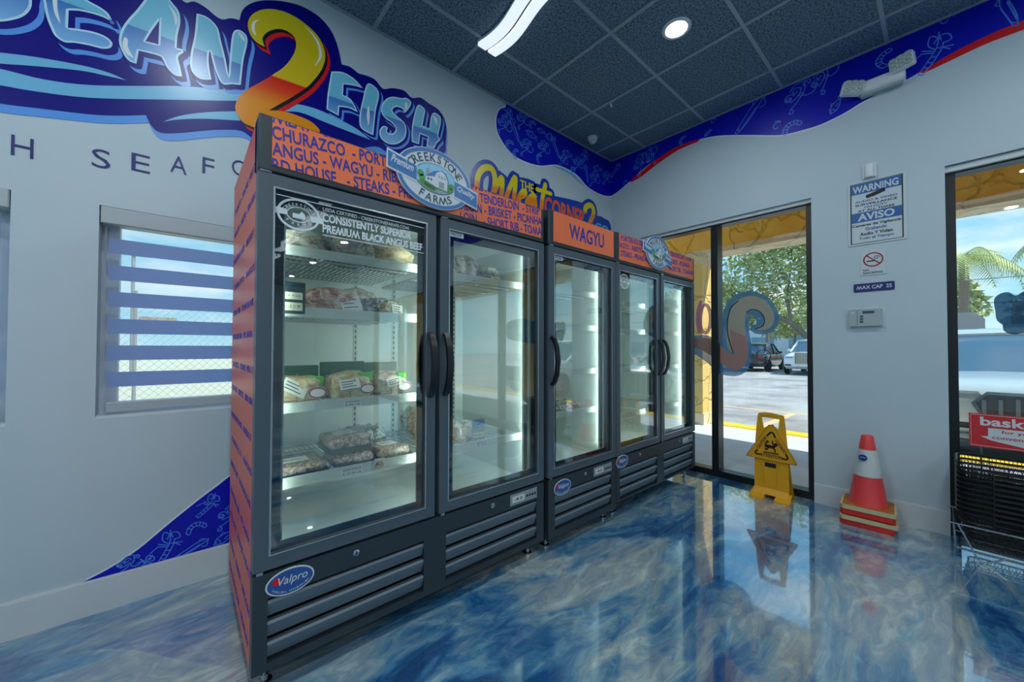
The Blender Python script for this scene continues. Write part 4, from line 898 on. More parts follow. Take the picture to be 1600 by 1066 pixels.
def lump(w, d, h, seed, e=.55, flat=.45, nu=20, nv=12, amp=.10):
    """lumpy pillow, base on z = 0"""
    vs = []; fs = []; sg = lambda c, p: math.copysign(abs(c)**p, c)
    for i in range(nv+1):
        ph = -math.pi/2+math.pi*i/nv
        for j in range(nu):
            th = 2*math.pi*j/nu
            p = Vector((sg(math.cos(ph), e)*sg(math.cos(th), e), sg(math.cos(ph), e)*sg(math.sin(th), e), sg(math.sin(ph), .8)))
            k = 1+amp*noise.noise(p*1.7+Vector((seed*3.1, seed, 0)))*2+.035*noise.noise(p*6+Vector((seed, 0, seed)))
            q = Vector((p.x*w/2*k, p.y*d/2*k, p.z*h*.5*k+h*.5)); q.z = max(q.z, 0.0) if q.z > h*.04 else 0.0
            vs.append(q)
    for i in range(nv):
        fs += [(i*nu+j, i*nu+(j+1) % nu, (i+1)*nu+(j+1) % nu, (i+1)*nu+j) for j in range(nu)]
    return vs, fs
def bag(x, y, z, w, d, h, seed, m, label, sticker=None, rz=0.0, group='wrapped meat in the freezers', extra=None):
    t = thing('meat_bag', label, 'meat pack', (x, y, z), R(rz), group)
    vs, fs = lump(w, d, h, seed); MB().add(vs, fs).build('bag_body', m, t, smooth=True)
    # sealed film edge: thin wavy fin
    fin = []; N = 14
    for i in range(N+1):
        a = -w*.48+w*.96*i/N; zt = h*(.95+.10*math.sin(i*1.7+seed)); fin.append((a, d*.28+.006*math.sin(i*2.1), h*.45)); fin.append((a, d*.34+.01*math.sin(i*1.3), zt))
    MB().add(fin, [(2*i, 2*i+2, 2*i+3, 2*i+1) for i in range(N)]+[(2*i+1, 2*i+3, 2*i+2, 2*i) for i in range(N)]).build('film_edge', 'wrap_film', t, smooth=True)
    if sticker:
        sx, sz, sw, sh, rot = sticker
        fr = Frame((sx*w, -d*.5-.004, h*sz), (math.cos(R(rot)), 0, math.sin(R(rot))), Vector((-math.sin(R(rot)), .45, math.cos(R(rot)))).normalized())
        s = MB().prism(fr, rect(-sw/2, -sh/2, sw/2, sh/2), -.001, .0006, True).build('price_label', 'tag_white', t)
        mb = MB()
        for k in range(3): mb.prism(fr, rect(-sw*.4, sh*(.25-.25*k)-.002, sw*(.3-.15*(k % 2)), sh*(.25-.25*k)+.002), .0004, .0010)
        mb.build('label_print', 'ink', s)
    if extra == 'green':
        MB().rbox(-w*.52, w*.52, d*.30, d*.33, 0, h*1.35, .003).build('pack_card', 'pack_green', t)
        MB().rbox(w*.12, w*.44, -d*.44, -d*.44+.02, h*.66, h*.98, .004).build('green_patch', 'pack_bright', t)
        fr = Frame((w*.30, -d*.5-.006, h*.40), (1, 0, 0), Vector((0, .2, 1)).normalized())
        s = MB().prism(fr, ellipse(0, 0, .036, .024, 24), -.002, .001, True).build('round_label', 'tag_white', t)
        MB().ribbon(fr, ellipse(0, 0, .032, .020, 24), .006, .0005, .0016, True).build('label_ring', 'pack_ring', s)
    return t
see_through('wrap_film', '#e6ece8', .45)
def tray(x, y, z, w, d, h, seed, label, rz=0.0, sticker=True):
    t = thing('meat_tray', label, 'meat pack', (x, y, z), R(rz), 'meat trays on the lowest shelf')
    MB().loft([[Vector(p) for p in ((-w*.46, -d*.46, 0), (w*.46, -d*.46, 0), (w*.46, d*.46, 0), (-w*.46, d*.46, 0))], [Vector(p) for p in ((-w*.5, -d*.5, h*.35), (w*.5, -d*.5, h*.35), (w*.5, d*.5, h*.35), (-w*.5, d*.5, h*.35))]]).build('tray_base', 'tray_black', t)
    vs, fs = lump(w*.98, d*.98, h*.9, seed, .25, amp=.04); MB().add([p+Vector((0, 0, h*.12)) for p in vs], fs).build('ground_meat', 'meat_brown', t, smooth=True)
    if sticker:
        s = MB().rbox(-w*.28, w*.22, -d*.2, d*.1, h*1.03, h*1.04, .0008).build('price_label', 'tag_white', t)
        MB().box(-w*.22, w*.12, -d*.08, -d*.05, h*1.04, h*1.043).build('label_print', 'ink', s)
    return t
WZ = .018  # wires lie this far below the rail top
bag(-3.435, -.745, sz(1.612)-WZ, .215, .24, .105, 1, 'meat_pale', 'pale marbled meat bag, leftmost on top shelf behind the ANGUS BEEF lettering')
bag(-3.215, -.735, sz(1.612)-WZ, .205, .24, .135, 2, 'meat_pale', 'tall dark-streaked meat bag, middle of top shelf behind the ANGUS BEEF lettering', rz=6)
bag(-3.02, -.73, sz(1.612)-WZ, .215, .24, .115, 3, 'meat_tan', 'pale yellowish meat bag, rightmost on top shelf behind the ANGUS BEEF lettering', rz=-4)
bag(-3.295, -.745, sz(1.376)-WZ, .255, .24, .115, 4, 'meat_red', 'red marbled meat bag with white price label on second shelf', (.22, .42, .085, .075, 8))
bag(-3.07, -.745, sz(1.376)-WZ, .19, .22, .095, 5, 'meat_dark', 'grey silver-wrapped meat bag right of the red marbled bag', (.25, .4, .05, .05, -8))
bag(-3.12, -.56, sz(1.376)-WZ, .20, .20, .15, 6, 'meat_pale', 'pale meat bag standing behind the grey silver-wrapped bag')
bag(-3.425, -.745, sz(1.006)-WZ, .20, .20, .115, 7, 'meat_tan', 'tan chicken-coloured pack with green patch, leftmost on third shelf', (-.12, .62, .095, .055, -30), extra='green')
bag(-3.215, -.745, sz(1.006)-WZ, .195, .20, .125, 8, 'meat_tan', 'tan pack with green patch, middle of the third shelf', (-.1, .6, .085, .045, 6), extra='green')
bag(-3.03, -.745, sz(1.006)-WZ, .165, .20, .120, 9, 'meat_pale', 'pale pinkish pack with green patch, rightmost on third shelf', (.0, .62, .07, .04, 12), extra='green')
tray(-3.425, -.735, sz(.720)-WZ, .215, .24, .05, 11, 'wide ground meat tray, leftmost on lowest shelf of the near freezer')
tray(-3.20, -.735, sz(.720)-WZ, .175, .22, .05, 12, 'ground meat tray under another tray on the lowest shelf', sticker=False)
tray(-3.215, -.715, sz(.720)-WZ+.056, .185, .20, .075, 13, 'thick ground meat roll pack lying on top of another tray')
tray(-3.02, -.735, sz(.720)-WZ, .165, .24, .055, 14, 'ground meat tray with white label, rightmost on lowest shelf')
bag(-3.05, -.50, sz(.720)-WZ, .22, .20, .10, 15, 'meat_dark', 'dark wrapped pack at the back of the lowest shelf')
bag(-2.735, -.745, sz(1.602)-WZ, .15, .20, .150, 16, 'meat_pale', 'meat bag with large white label, top shelf under the FREEZER sticker', (-.15, .5, .085, .11, 4))
bag(-2.585, -.73, sz(1.602)-WZ, .145, .22, .150, 17, 'meat_pale', 'pinkish meat bag beside the large-label bag on the right-hand top shelf')
bag(-2.43, -.72, sz(1.602)-WZ, .20, .22, .06, 18, 'meat_dark', 'flat grey wrapped pack, lower one of two on the right-hand top shelf')
bag(-2.44, -.72, sz(1.602)-WZ+.062, .18, .20, .05, 19, 'meat_pale', 'flat pale pack lying on the flat grey wrapped pack')
bag(-2.74, -.73, sz(.720)-WZ, .17, .24, .12, 20, 'meat_tan', 'tan lumpy bag, leftmost on the low shelf behind the right-hand door')
bag(-2.60, -.72, sz(.720)-WZ, .15, .24, .11, 21, 'meat_pale', 'pale lumpy bag, middle of the low shelf behind the right-hand door', rz=12)
bag(-2.68, -.50, sz(.720)-WZ, .24, .22, .17, 22, 'meat_brown', 'large brown bag at the back of the low right-hand shelf')
bag(-2.00, -.76, sz(.805)-WZ, .17, .20, .06, 23, 'meat_dark', 'dark flat pack, leftmost on the low shelf of the WAGYU freezer', (.0, .5, .06, .03, 0))
bag(-1.82, -.755, sz(.805)-WZ, .17, .20, .075, 24, 'meat_dark', 'dark flat pack, middle of the low shelf of the WAGYU freezer', (-.1, .5, .05, .03, 0))
bag(-1.65, -.745, sz(.805)-WZ, .15, .20, .055, 25, 'meat_brown', 'brownish flat pack, rightmost on the low shelf of the WAGYU freezer')
# small boards and tags in the freezers
def board(x, y, z, w, h, label, cards, oval=False):
    t = thing('price_board', label, 'price sign', (x, y, z)); MB().rbox(-w/2, w/2, 0, .006, 0, h, .001).build('board', 'board_dark' if not oval else 'emb_grey', t)
    fr = Frame((0, 0, 0), (1, 0, 0), (0, 0, 1))
    for (a, b, c, d, s) in cards:
        q = MB().prism(fr, rect(a, b, c, d), -.001, .001).build('card', 'cream', t); MB().text(s, fr, a+.006, b+(d-b)*.3, (c-a)*.8, (d-b)*.4, .0008, .0014).build('card_print', 'ink', q)
    if oval:
        q = MB().prism(fr, ellipse(0, h*.80, w*.36, h*.16, 24), -.001, .0014).build('oval_logo', 'emb_blue', t); MB().ribbon(fr, ellipse(0, h*.80, w*.28, h*.11, 24), .003, .001, .002, True).build('logo_ring', 'emb_white', q)
    return t
board(-3.47, -.898, sz(1.376)-.030, .088, .125, 'dark price board with two cream cards at left of second shelf', [(-.040, .056, .034, .084, 'Rib Eye'), (-.040, .012, .034, .044, 'Per LB 21.99')])
board(-2.535, -.85, sz(.720)-WZ, .085, .13, 'grey price sign with oval logo on the low right-hand shelf', [(-.036, .03, .036, .055, 'Brisket')], True)
def rail_tag(fz_obj, x, z, w, h, text, label, logo=False):
    t = thing('shelf_tag', label, 'price tag', (x, -.8865, sz(z))); fr = Frame((0, 0, 0), (1, 0, 0), (0, 0, 1))
    MB().prism(fr, rect(-w/2, -h/2, w/2, h/2), -.0002, .001, True).build('tag_card', 'tag_white', t)
    if logo: MB().prism(fr, curve([(-.022, -.004), (-.012, .014), (.008, .016), (.022, .006), (.014, -.008), (.0, -.004)], 3), .0008, .0016).build('tag_picture', 'meat_red', t)
    mb = MB()
    for k, s in enumerate(text):
        if s: mb.text(s, fr, -w*.42, h*.12-k*h*.42, w*.84, h*.26, .0008, .0014)
    mb.build('tag_print', 'ink', t); return t
rail_tag(F1, -3.235, .983, .075, .030, ('CHICKEN BREAST', '8.99 LB'), 'white shelf tag under the packs with green patches')
rail_tag(F1, -3.235, .697, .090, .040, ('GROUND TOP SIRLOIN', '$ 10.99 LB'), 'white shelf tag on the lowest rail under the stacked trays')
rail_tag(F1, -3.115, .702, .050, .058, ('', 'BEEF'), 'square shelf tag with red meat picture on lowest rail', True)
rail_tag(F1, -2.62, 1.580, .085, .030, ('SHORT RIBS', '14.99'), 'white shelf tag on the right-hand top shelf rail')
rail_tag(F1, -2.54, .700, .080, .030, ('BRISKET', '9.99'), 'white shelf tag on the low right-hand shelf rail')
rail_tag(F2, -1.93, .785, .060, .030, ('WAGYU', '49.99'), 'white shelf tag at left on the WAGYU freezer low rail')
rail_tag(F2, -1.80, .785, .060, .030, ('STRIP', '59.99'), 'white shelf tag at right on the WAGYU freezer low rail')

# ------------------------------------------------------------------ banded blinds on the left wall
def fabric_material():
    m = bpy.data.materials.new('blind_fabric'); m.use_nodes = True; nt = m.node_tree; n = nt.nodes; l = nt.links; n.clear(); MATS['blind_fabric'] = m
    out = n.new('ShaderNodeOutputMaterial'); di = n.new('ShaderNodeBsdfDiffuse'); tl = n.new('ShaderNodeBsdfTranslucent'); mx = n.new('ShaderNodeMixShader'); mx.inputs[0].default_value = .55
    tc = n.new('ShaderNodeTexCoord'); mp = n.new('ShaderNodeMapping'); mp.inputs['Scale'].default_value = (6, 6, 400); nz = n.new('ShaderNodeTexNoise'); nz.inputs['Scale'].default_value = 4
    l.new(tc.outputs['Object'], mp.inputs[0]); l.new(mp.outputs[0], nz.inputs['Vector'])
    r = ramp_node(n, [(.3, '#a9c0e6'), (.7, '#bdd0f0')]); l.new(nz.outputs['Fac'], r.inputs[0])
    l.new(r.outputs[0], di.inputs[0]); l.new(r.outputs[0], tl.inputs[0]); l.new(di.outputs[0], mx.inputs[1]); l.new(tl.outputs[0], mx.inputs[2]); l.new(mx.outputs[0], out.inputs[0])
fabric_material(); see_through('sheer', '#d4e2ee', .10); mat('cassette', '#aeb8bd', .4, var=.03)
for k, (x0, x1, z0, z1) in enumerate(LWIN):
    t = thing('banded_blind', ['grey-blue banded blind on the small window beside the near freezer', 'grey-blue banded blind cut off by the left picture edge'][k], 'blind', ((x0+x1)/2, .03, z0), 0, 'banded window blinds')
    a, b = x0-(x0+x1)/2, x1-(x0+x1)/2; h = z1-z0
    MB().rbox(a+.004, b-.004, -.032, .045, h-.082, h-.001, .004).build('cassette', 'cassette', t)
    bz = [1.734, 1.607, 1.480, 1.352, 1.225, 1.098]
    for z in bz: MB().box(a+.03, b-.03, -.006, -.0045, z-.071-z0, z-z0).build('fabric_band', 'blind_fabric', t)
    MB().box(a+.03, b-.03, -.0022, -.0016, .05, h-.08).build('sheer_panel', 'sheer', t)
    MB().rbox(a+.03, b-.03, -.012, .008, .022, .070, .004).build('bottom_rail', 'cassette', t)
    MB().tube([(a+.018, .0, h-.085), (a+.018, .0, .25), (a+.02, .004, .24), (a+.022, .0, .25), (a+.022, 0, h-.085)], .0014, 5).build('pull_cord', 'cassette', t)

# ------------------------------------------------------------------ signs and devices on the right wall
mat('sign_white', '#c4d0d4', .35, var=.02); mat('sign_blue', '#1f5fa0', .35, var=.03); mat('sign_black', '#0e1216', .4, var=0); mat('sign_navy', '#16186a', .35); mat('no_red', '#a01820', .35); mat('thermo', '#a4b2b2', .45, var=.03); mat('lens_clear', '#b6c4c0', .12, var=.25, vscale=90, coat=.6); mat('led_red', '#ff2010', .4, emit=3)
def on_wall(name, label, cat, u0, v0): return thing(name, label, cat, (0, -u0, v0))
u0, u1, v0, v1 = 2.106, 2.399, 1.990, 2.455
t = on_wall('warning_sign', 'white sign with blue bands reading WARNING and AVISO on the pier', 'sign', (u0+u1)/2, v0)
MB().prism(RW, rect(u0-.006, v0-.004, u1+.012, v1+.006), 0, .004, True).build('backing', 'sign_white', t, True)
MB().ribbon(RW, rect(u0+.012, v0+.010, u1-.010, v1-.008), .008, .0035, .0048, True).build('border', 'sign_black', t, True)
b1 = MB().prism(RW, rect(u0+.016, v1-.088, u1-.014, v1-.012), .0035, .0046).build('blue_band', 'sign_blue', t, True)
MB().text('WARNING', RW, u0+.022, v1-.078, u1-u0-.05, .052, .0044, .0054, bold=.03).build('band_lettering', 'sign_white', b1, True)
b2 = MB().prism(RW, rect(u0+.016, v0+.165, u1-.014, v0+.238), .0035, .0046).build('blue_band', 'sign_blue', t, True)
MB().text('AVISO', RW, u0+.050, v0+.175, u1-u0-.10, .054, .0044, .0054, bold=.03).build('band_lettering', 'sign_white', b2, True)
cam_ic = MB().prism(RW, [(2.21, 2.352), (2.30, 2.378), (2.305, 2.352), (2.235, 2.330)], .0035, .0046).prism(RW, ellipse(2.215, 2.340, .016, .014, 14), .0035, .0050); cam_ic.build('camera_icon', 'sign_black', t, True)
for s, v, mt, a in (('AUDIO & VIDEO', .312, 'sign_blue', .035), ('SURVEILLANCE', .287, 'sign_black', .035), ('ON DUTY', .264, 'sign_blue', .085), ('AT ALL TIMES', .242, 'sign_black', .05), ('Camaras de Vigilancia', .128, 'sign_black', .018), ('Grabando', .099, 'sign_blue', .09), ('Audio Y Video', .064, 'sign_black', .06), ('Todo el Tiempo', .030, 'sign_blue', .055)):
    MB().text(s, RW, u0+a, v0+v, u1-u0-2*a, .0155 if v > .2 else .024, .0036, .0048, bold=.03).build('lettering', mt, t, True)
t = on_wall('motion_sensor', 'small white half-round wall sensor above the WARNING sign', 'sensor', 2.222, 2.475)
MB().lathe([(.028, 0), (.030, .004), (.030, .092), (.026, .098)], 20, (-.004, 0, 0)).build('sensor_body', 'device_white', t, smooth=True)
MB().box(-.012, 0, -.036, .036, -.002, .100).build('wall_plate', 'device_white', t)
u0, u1, v0, v1 = 2.168, 2.302, 1.757, 1.928
t = on_wall('no_smoking_sign', 'small square sign with red crossed circle reading NO SMOKING', 'sign', 2.235, v0)
MB().prism(RW, rect(u0, v0, u1, v1), 0, .003, True).build('backing', 'sign_white', t, True)
c = (2.235, v0+.112)
MB().ribbon(RW, ellipse(c[0], c[1], .050, .048, 32), .009, .0028, .0040, True).ribbon(RW, [(c[0]-.034, c[1]+.032), (c[0]+.034, c[1]-.032)], .008, .0028, .0040).build('crossed_circle', 'no_red', t, True)
MB().prism(RW, rect(c[0]-.036, c[1]-.014, c[0]+.012, c[1]-.005), .0028, .0036).ribbon(RW, spiral(c[0]+.018, c[1]+.012, .016, 0, 1.2), .004, .0028, .0036).build('cigarette', 'sign_black', t, True)
MB().text('NO', RW, u0+.012, v0+.030, .032, .016, .0028, .0038, bold=.02).text('SMOKING', RW, u0+.012, v0+.009, .104, .016, .0028, .0038, bold=.02).build('lettering', 'sign_black', t, True)
u0, u1, v0, v1 = 2.127, 2.344, 1.638, 1.699
t = on_wall('capacity_sign', 'navy strip sign reading MAX CAP 25', 'sign', 2.235, v0)
MB().prism(RW, rrect(u0, v0, u1, v1, .008), 0, .004, True).build('plate', 'sign_navy', t, True)
MB().text('MAX CAP  25', RW, u0+.014, v0+.018, u1-u0-.028, .027, .0038, .0048, bold=.025).build('lettering', 'sign_white', t, True)
u0, u1, v0, v1 = 2.102, 2.278, 1.383, 1.508
t = on_wall('thermostat', 'grey wall thermostat with dark display below the MAX CAP sign', 'thermostat', 2.19, v0)
MB().prism(RW, rrect(u0-.022, v0-.014, u1+.022, v1+.012, .006), 0, .003, True).build('wall_plate', 'sign_white', t, True)
MB().prism(RW, rrect(u0, v0, u1, v1, .005), .002, .026, True).build('housing', 'thermo', t, True)
q = MB().prism(RW, rrect(u0+.074, v1-.034, u1-.038, v1-.014, .002), .025, .0268).build('display', 'slot_dark', t, True)
MB().ribbon(RW, [(u0+.045, v0+.006), (u0+.045, v1-.006)], .0022, .025, .0266).build('seam', 'slot_dark', t, True)
for k in range(3): MB().prism(RW, rrect(u0+.060, v1-.060-k*.020, u0+.078, v1-.046-k*.020, .002), .025, .0282).build('button', 'slot_dark', t, True)
MB().prism(RW, ellipse(u0+.022, v1-.025, .008, .008, 12), .025, .0272).build('button', 'sign_white', t, True)
# emergency light
t = on_wall('emergency_light', 'white twin-head emergency light across the blue border', 'emergency light', 2.25, 3.07)
MB().rbox(-.075, 0, -.165, .085, .015, .10, .012).build('housing', 'device_white', t)
MB().rbox(-.060, 0, -.15, .07, .0, .02, .006).build('lower_lip', 'thermo', t)
MB().box(-.0765, -.0745, .055, .062, .03, .036).build('indicator', 'led_red', t)
for yy, zz_, rot, rx in ((.115, .068, 24, 14), (-.155, .115, -14, -6)):
    M = Matrix.Translation((-.072, yy, zz_)) @ Matrix.Rotation(R(rot), 4, 'Z') @ Matrix.Rotation(R(rx), 4, 'X')
    a = MB().rbox(-.045, .012, -.062, .062, -.048, .048, .010); a.v = [M @ p for p in a.v]; hd = a.build('lamp_head', 'device_white', t)
    for i in range(3):
        for j in range(3):
            a = MB().rbox(-.050, -.043, -.056+i*.038, -.022+i*.038, -.044+j*.030, -.016+j*.030, .006); a.v = [M @ p for p in a.v]; a.build('lens_cell', 'lens_clear', hd)
    MB().lathe([(.014, 0), (.014, .03)], 12, (-.072+.0, yy*.85, zz_*.8)).build('swivel', 'device_white', t)

# ------------------------------------------------------------------ floor items
mat('caution_yellow', '#e0a010', .42, var=.05); mat('caution_ink', '#171008', .5); mat('caution_edge_shade', '#a8700c', .5); mat('cone_red', '#e03e40', .5, var=.10, vscale=25); mat('cone_white', '#c6ccc8', .45, var=.10, vscale=40); mat('base_brown', '#a86a1c', .6, var=.25, vscale=25); mat('base_cream', '#c6b490', .6, var=.15); mat('base_red', '#d4281c', .5, var=.1)
WX = -.17
zw = lambda X, Y: (lambda p: (-p.y, p.z))(hit(1160+X/6.27, 630+Y/6.27, 0, WX))
t = thing('wet_floor_sign', 'yellow caution wet floor sign with triangle panel by the storefront window', 'wet floor sign', (WX, -1.632, 0))
SF = Frame((WX, 0, 0), (0, -1, 0), (0, 0, 1))
out = curve([zw(118, 810)+(1,), zw(120, 560), zw(130, 330), zw(152, 110), zw(170, 94), zw(260, 96), zw(390, 125), zw(406, 140), zw(440, 440), zw(458, 880)+(1,)], 4)
hole = curve([zw(185, 138), zw(270, 140), zw(362, 160)], 3, False)+curve([zw(352, 262), zw(320, 235), zw(285, 215), zw(250, 222), zw(208, 245)], 3, False)
# board with a hand hole: side strips, top grip, lower board
lb = min(p[0] for p in out); mb = MB()
k0 = zw(130, 330)[1]
mb.prism(SF, [zw(118, 815), zw(120, 560), zw(128, 330), zw(135, 250), zw(208, 245), zw(250, 222), zw(320, 235), zw(352, 262), zw(422, 270), zw(432, 360), zw(440, 440), zw(450, 620), zw(458, 880)], -.012, .0, True)
mb.prism(SF, curve([zw(135, 250)+(1,), zw(142, 180), zw(152, 110), zw(170, 94), zw(260, 95), zw(390, 124), zw(406, 140), zw(415, 200), zw(422, 270)+(1,), zw(352, 262)+(1,), zw(362, 162)+(1,), zw(270, 142), zw(186, 138)+(1,), zw(208, 245)+(1,)], 3), -.012, .0, True)
bd = mb.build('board', 'caution_yellow', t, True)
for k in range(11): MB().prism(SF, [zw(195+k*14, 102+k*2.6), zw(201+k*14, 103+k*2.6), zw(201+k*14, 134+k*2.6), zw(195+k*14, 133+k*2.6)], 0, .004).build('grip_rib', 'caution_yellow', bd, True)
for a in (([(185, 560), (212, 680), (215, 810)]), ([(375, 600), (350, 720), (345, 845)])): MB().ribbon(SF, curve([zw(*p) for p in a], 4, False), .006, 0, .004).build('pressed_rib', 'caution_yellow', bd, True)
MB().prism(SF, [zw(220, 578), zw(330, 600), zw(330, 640), zw(220, 618)], 0, .003).build('maker_plate', 'caution_ink', bd, True)
foot = [(-.02, -.155, 0), (-.10, -.145, 0)]
ft = MB(); a0, a1 = zw(118, 810), zw(458, 880)
yl, yr, zt = -(a0[0]), -(a1[0]), .062
for s0, s1 in ((yl+.02, yl-.085), (yr+.085, yr-.02)):
    ft.add([(WX, s0-.015 if s0 > s1 else s0, zt), (WX, s1+.0, zt), (WX-.085, s1-.0, 0.012), (WX-.085, s0, 0.012), (WX-.085, s1, 0), (WX-.085, s0, 0), (WX-.012, s0, 0), (WX-.012, s1, 0), (WX-.012, s0-.015, zt-.01), (WX-.012, s1, zt-.01)], [(0, 1, 2, 3), (3, 2, 4, 5), (0, 3, 5, 6, 8), (1, 9, 7, 4, 2), (5, 4, 7, 6)])
ft.add([(WX, yl, zt+.012), (WX, yr, zt+.012), (WX-.045, yr, .036), (WX-.045, yl, .036), (WX-.012, yl, .02), (WX-.012, yr, .02)], [(0, 1, 2, 3), (3, 2, 5, 4), (0, 3, 4), (1, 5, 2)])
ft.build('foot', 'caution_yellow', t, True)
bk = MB().add([(WX+.012, yl, zt+.25), (WX+.012, yr, zt+.25), (WX+.10, yr-.01, .01), (WX+.10, yl+.01, .01), (WX+.022, yl, zt+.25), (WX+.022, yr, zt+.25), (WX+.112, yr-.01, .0), (WX+.112, yl+.01, .0)], [(0, 3, 2, 1), (4, 5, 6, 7), (0, 4, 7, 3), (1, 2, 6, 5), (3, 7, 6, 2), (0, 1, 5, 4)]); bk.build('rear_leg', 'caution_yellow', t, True)
tri = curve([zw(300, 218), zw(318, 235), zw(522, 570), zw(524, 595), zw(495, 606), zw(72, 520), zw(54, 500), zw(60, 475), zw(240, 235), zw(262, 214), zw(282, 211)], 3)
tp = MB().prism(SF, tri, -.002, .010, True).build('triangle_panel', 'caution_yellow', t, True)
MB().ribbon(SF, grow(tri, -.003), .004, .008, .0122, True).build('edge_shade_strip', 'caution_edge_shade', tp, True)  # shading of the panel edge, painted as an added darker amber strip
ins = lambda pts, w: MB().ribbon(SF, curve([zw(*p) for p in pts], 4, False), w, .0098, .0112)
for p in ([(245, 320), (275, 290), (300, 290), (325, 335)], [(150, 455), (133, 475), (140, 492), (175, 498)], [(430, 502), (447, 540), (430, 552), (400, 542)]): ins(p, .013).build('warning_border', 'caution_ink', tp, True)
u, v = zw(178, 510); u2, v2 = zw(392, 552); MB().text('ATTENTION', SF, u, v-.004, u2-u, .028, .0098, .0112, bold=.02, rot=0).build('lettering', 'caution_ink', tp, True)
pa, pb = Vector(zw(168, 448)), Vector(zw(245, 340)); MB().text('CAUTION', SF, pa.x, pa.y, (pb-pa).length, .024, .0098, .0112, .02, math.atan2(pb.y-pa.y, pb.x-pa.x)).build('lettering', 'caution_ink', tp, True)
pa, pb = Vector(zw(318, 362)), Vector(zw(412, 500)); MB().text('CUIDADO', SF, pa.x, pa.y, (pb-pa).length, .024, .0098, .0112, .02, math.atan2(pb.y-pa.y, pb.x-pa.x)).build('lettering', 'caution_ink', tp, True)
man = ins([(335, 405), (300, 430), (265, 420), (232, 415)], .022)
for p, w in (([(335, 400), (300, 398), (298, 370)], .010), ([(240, 420), (228, 395), (240, 385)], .009), ([(262, 425), (240, 455), (228, 440)], .011), ([(285, 435), (318, 450), (325, 480)], .010), ([(215, 475), (355, 500)], .009)): man.ribbon(SF, curve([zw(*q) for q in p], 4, False), w, .0098, .0112)
man.prism(SF, ellipse(*zw(250, 375), .010, .011, 14), .0098, .0112); man.build('falling_figure', 'caution_ink', tp, True)

# stacked cones
CX, CY = -.165, -2.207
cone_lab = ['orange and white traffic cone on top of the stack by the pier', 'red-based traffic cone second from the top of the cone stack', 'cream-edged traffic cone third from the top of the cone stack', 'red-based traffic cone at the bottom of the cone stack']
for k in range(4):
    z = .109-k*.0355; t = thing('traffic_cone', cone_lab[k], 'traffic cone', (CX, CY, z), R((4, 2, 5, 0)[k]), 'stacked traffic cones')
    e = .282/2 if k != 2 else .146
    pts = rrect(-e, -e, e, e, .028)
    fr = Frame((0, 0, 0), (1, 0, 0), (0, 1, 0))
    if k in (0, 2):
        MB().prism(fr, pts, 0, .026, True).build('base', 'base_cream', t); MB().prism(fr, grow(pts, -.012), .020, .0285).build('base_top', 'base_brown', t)
    else: MB().prism(fr, grow(pts, -.004), 0, .031, True).build('base', 'base_red', t)
    if k == 0:
        rz = lambda zz: .102-(.102-.031)*(zz-.03)/(.505-.03)
        MB().lathe([(rz(.028)+.002, .0275), (rz(.03), .032), (rz(.225), .225)], 36).build('lower_body', 'cone_red', t, smooth=True)
        MB().lathe([(rz(.225)+.0015, .225), (rz(.405)+.0015, .405)], 36).build('white_band', 'cone_white', t, smooth=True)
        MB().lathe([(rz(.405), .405), (rz(.494), .494), (rz(.505)-.004, .503), (.018, .505)], 36).build('tip', 'cone_red', t, smooth=True)
        bf = Frame((-rz(.35)-.004, .022, .352), Vector((.0, -1, 0)), Vector((.15, 0, 1)).normalized())
        s = MB().prism(bf, ellipse(0, 0, .023, .021, 20), -.012, .002).build('round_sticker', 'sign_navy', t); MB().ribbon(bf, [(-.014, 0), (0, .004), (.014, 0)], .006, .001, .0028).build('sticker_print', 'sky_blue', s)
    else:
        MB().lathe([(.088, .026), (.080, .0315)], 28).build('nested_collar', 'cone_red', t)

# basket stack
mat('basket_black', '#0d1115', .4, var=.1); mat('wire_chrome', '#aeb6c0', .25, metal=.8); mat('sign_red', '#c01820', .4, var=.05)
BX, BYB = -.205, -2.845     # stack centre; long side along y
def basket_meshes():
    L, Wd, hh = .235, .150, .20; taper = .82
    rim = MB().tube([Vector((p[0], p[1], hh)) for p in rrect(-Wd, -L, Wd, L, .05, 5)], .0065, 6, True)
    body = MB()
    for k in range(1, 4):
        f = taper+(1-taper)*k/4; body.tube([Vector((p[0]*f, p[1]*f, hh*k/4)) for p in rrect(-Wd, -L, Wd, L, .05, 4)], .0026, 4, True)
    base = rrect(-Wd, -L, Wd, L, .05, 4)
    body.tube([Vector((p[0]*taper, p[1]*taper, 0.004)) for p in base], .004, 4, True)
    mesh = MB(); per = []
    N = 92
    rr = rrect(-Wd, -L, Wd, L, .05, 6); ln = [0]
    for i in range(len(rr)): ln.append(ln[-1]+(Vector(rr[(i+1) % len(rr)])-Vector(rr[i])).length)
    def at(s):
        s %= ln[-1]
        for i in range(len(rr)):
            if s <= ln[i+1]: f = (s-ln[i])/max(1e-9, ln[i+1]-ln[i]); a = Vector(rr[i]); b = Vector(rr[(i+1) % len(rr)]); return a+(b-a)*f
    for i in range(N):
        for dr in (-1, 1):
            s0 = ln[-1]*i/N; p = at(s0); q = at(s0+dr*.06)
            mesh.tube([Vector((p.x*taper, p.y*taper, .004)), Vector((q.x*.995, q.y*.995, hh))], .0011, 3)
    for i in range(16): y = -L*taper+2*L*taper*i/15; mesh.tube([Vector((-Wd*taper, y, .003)), Vector((Wd*taper, y, .003))], .0013, 3)
    hd = []
    for s in (-1, 1):
        hd.append(MB().tube([Vector((s*Wd, .10, hh)), Vector((s*(Wd+.008), .10, hh-.035)), Vector((s*(Wd+.008), -.10, hh-.035)), Vector((s*Wd, -.10, hh))], .0032, 5))
    return rim, body, mesh, hd
rim, body, mesh, hd = basket_meshes()
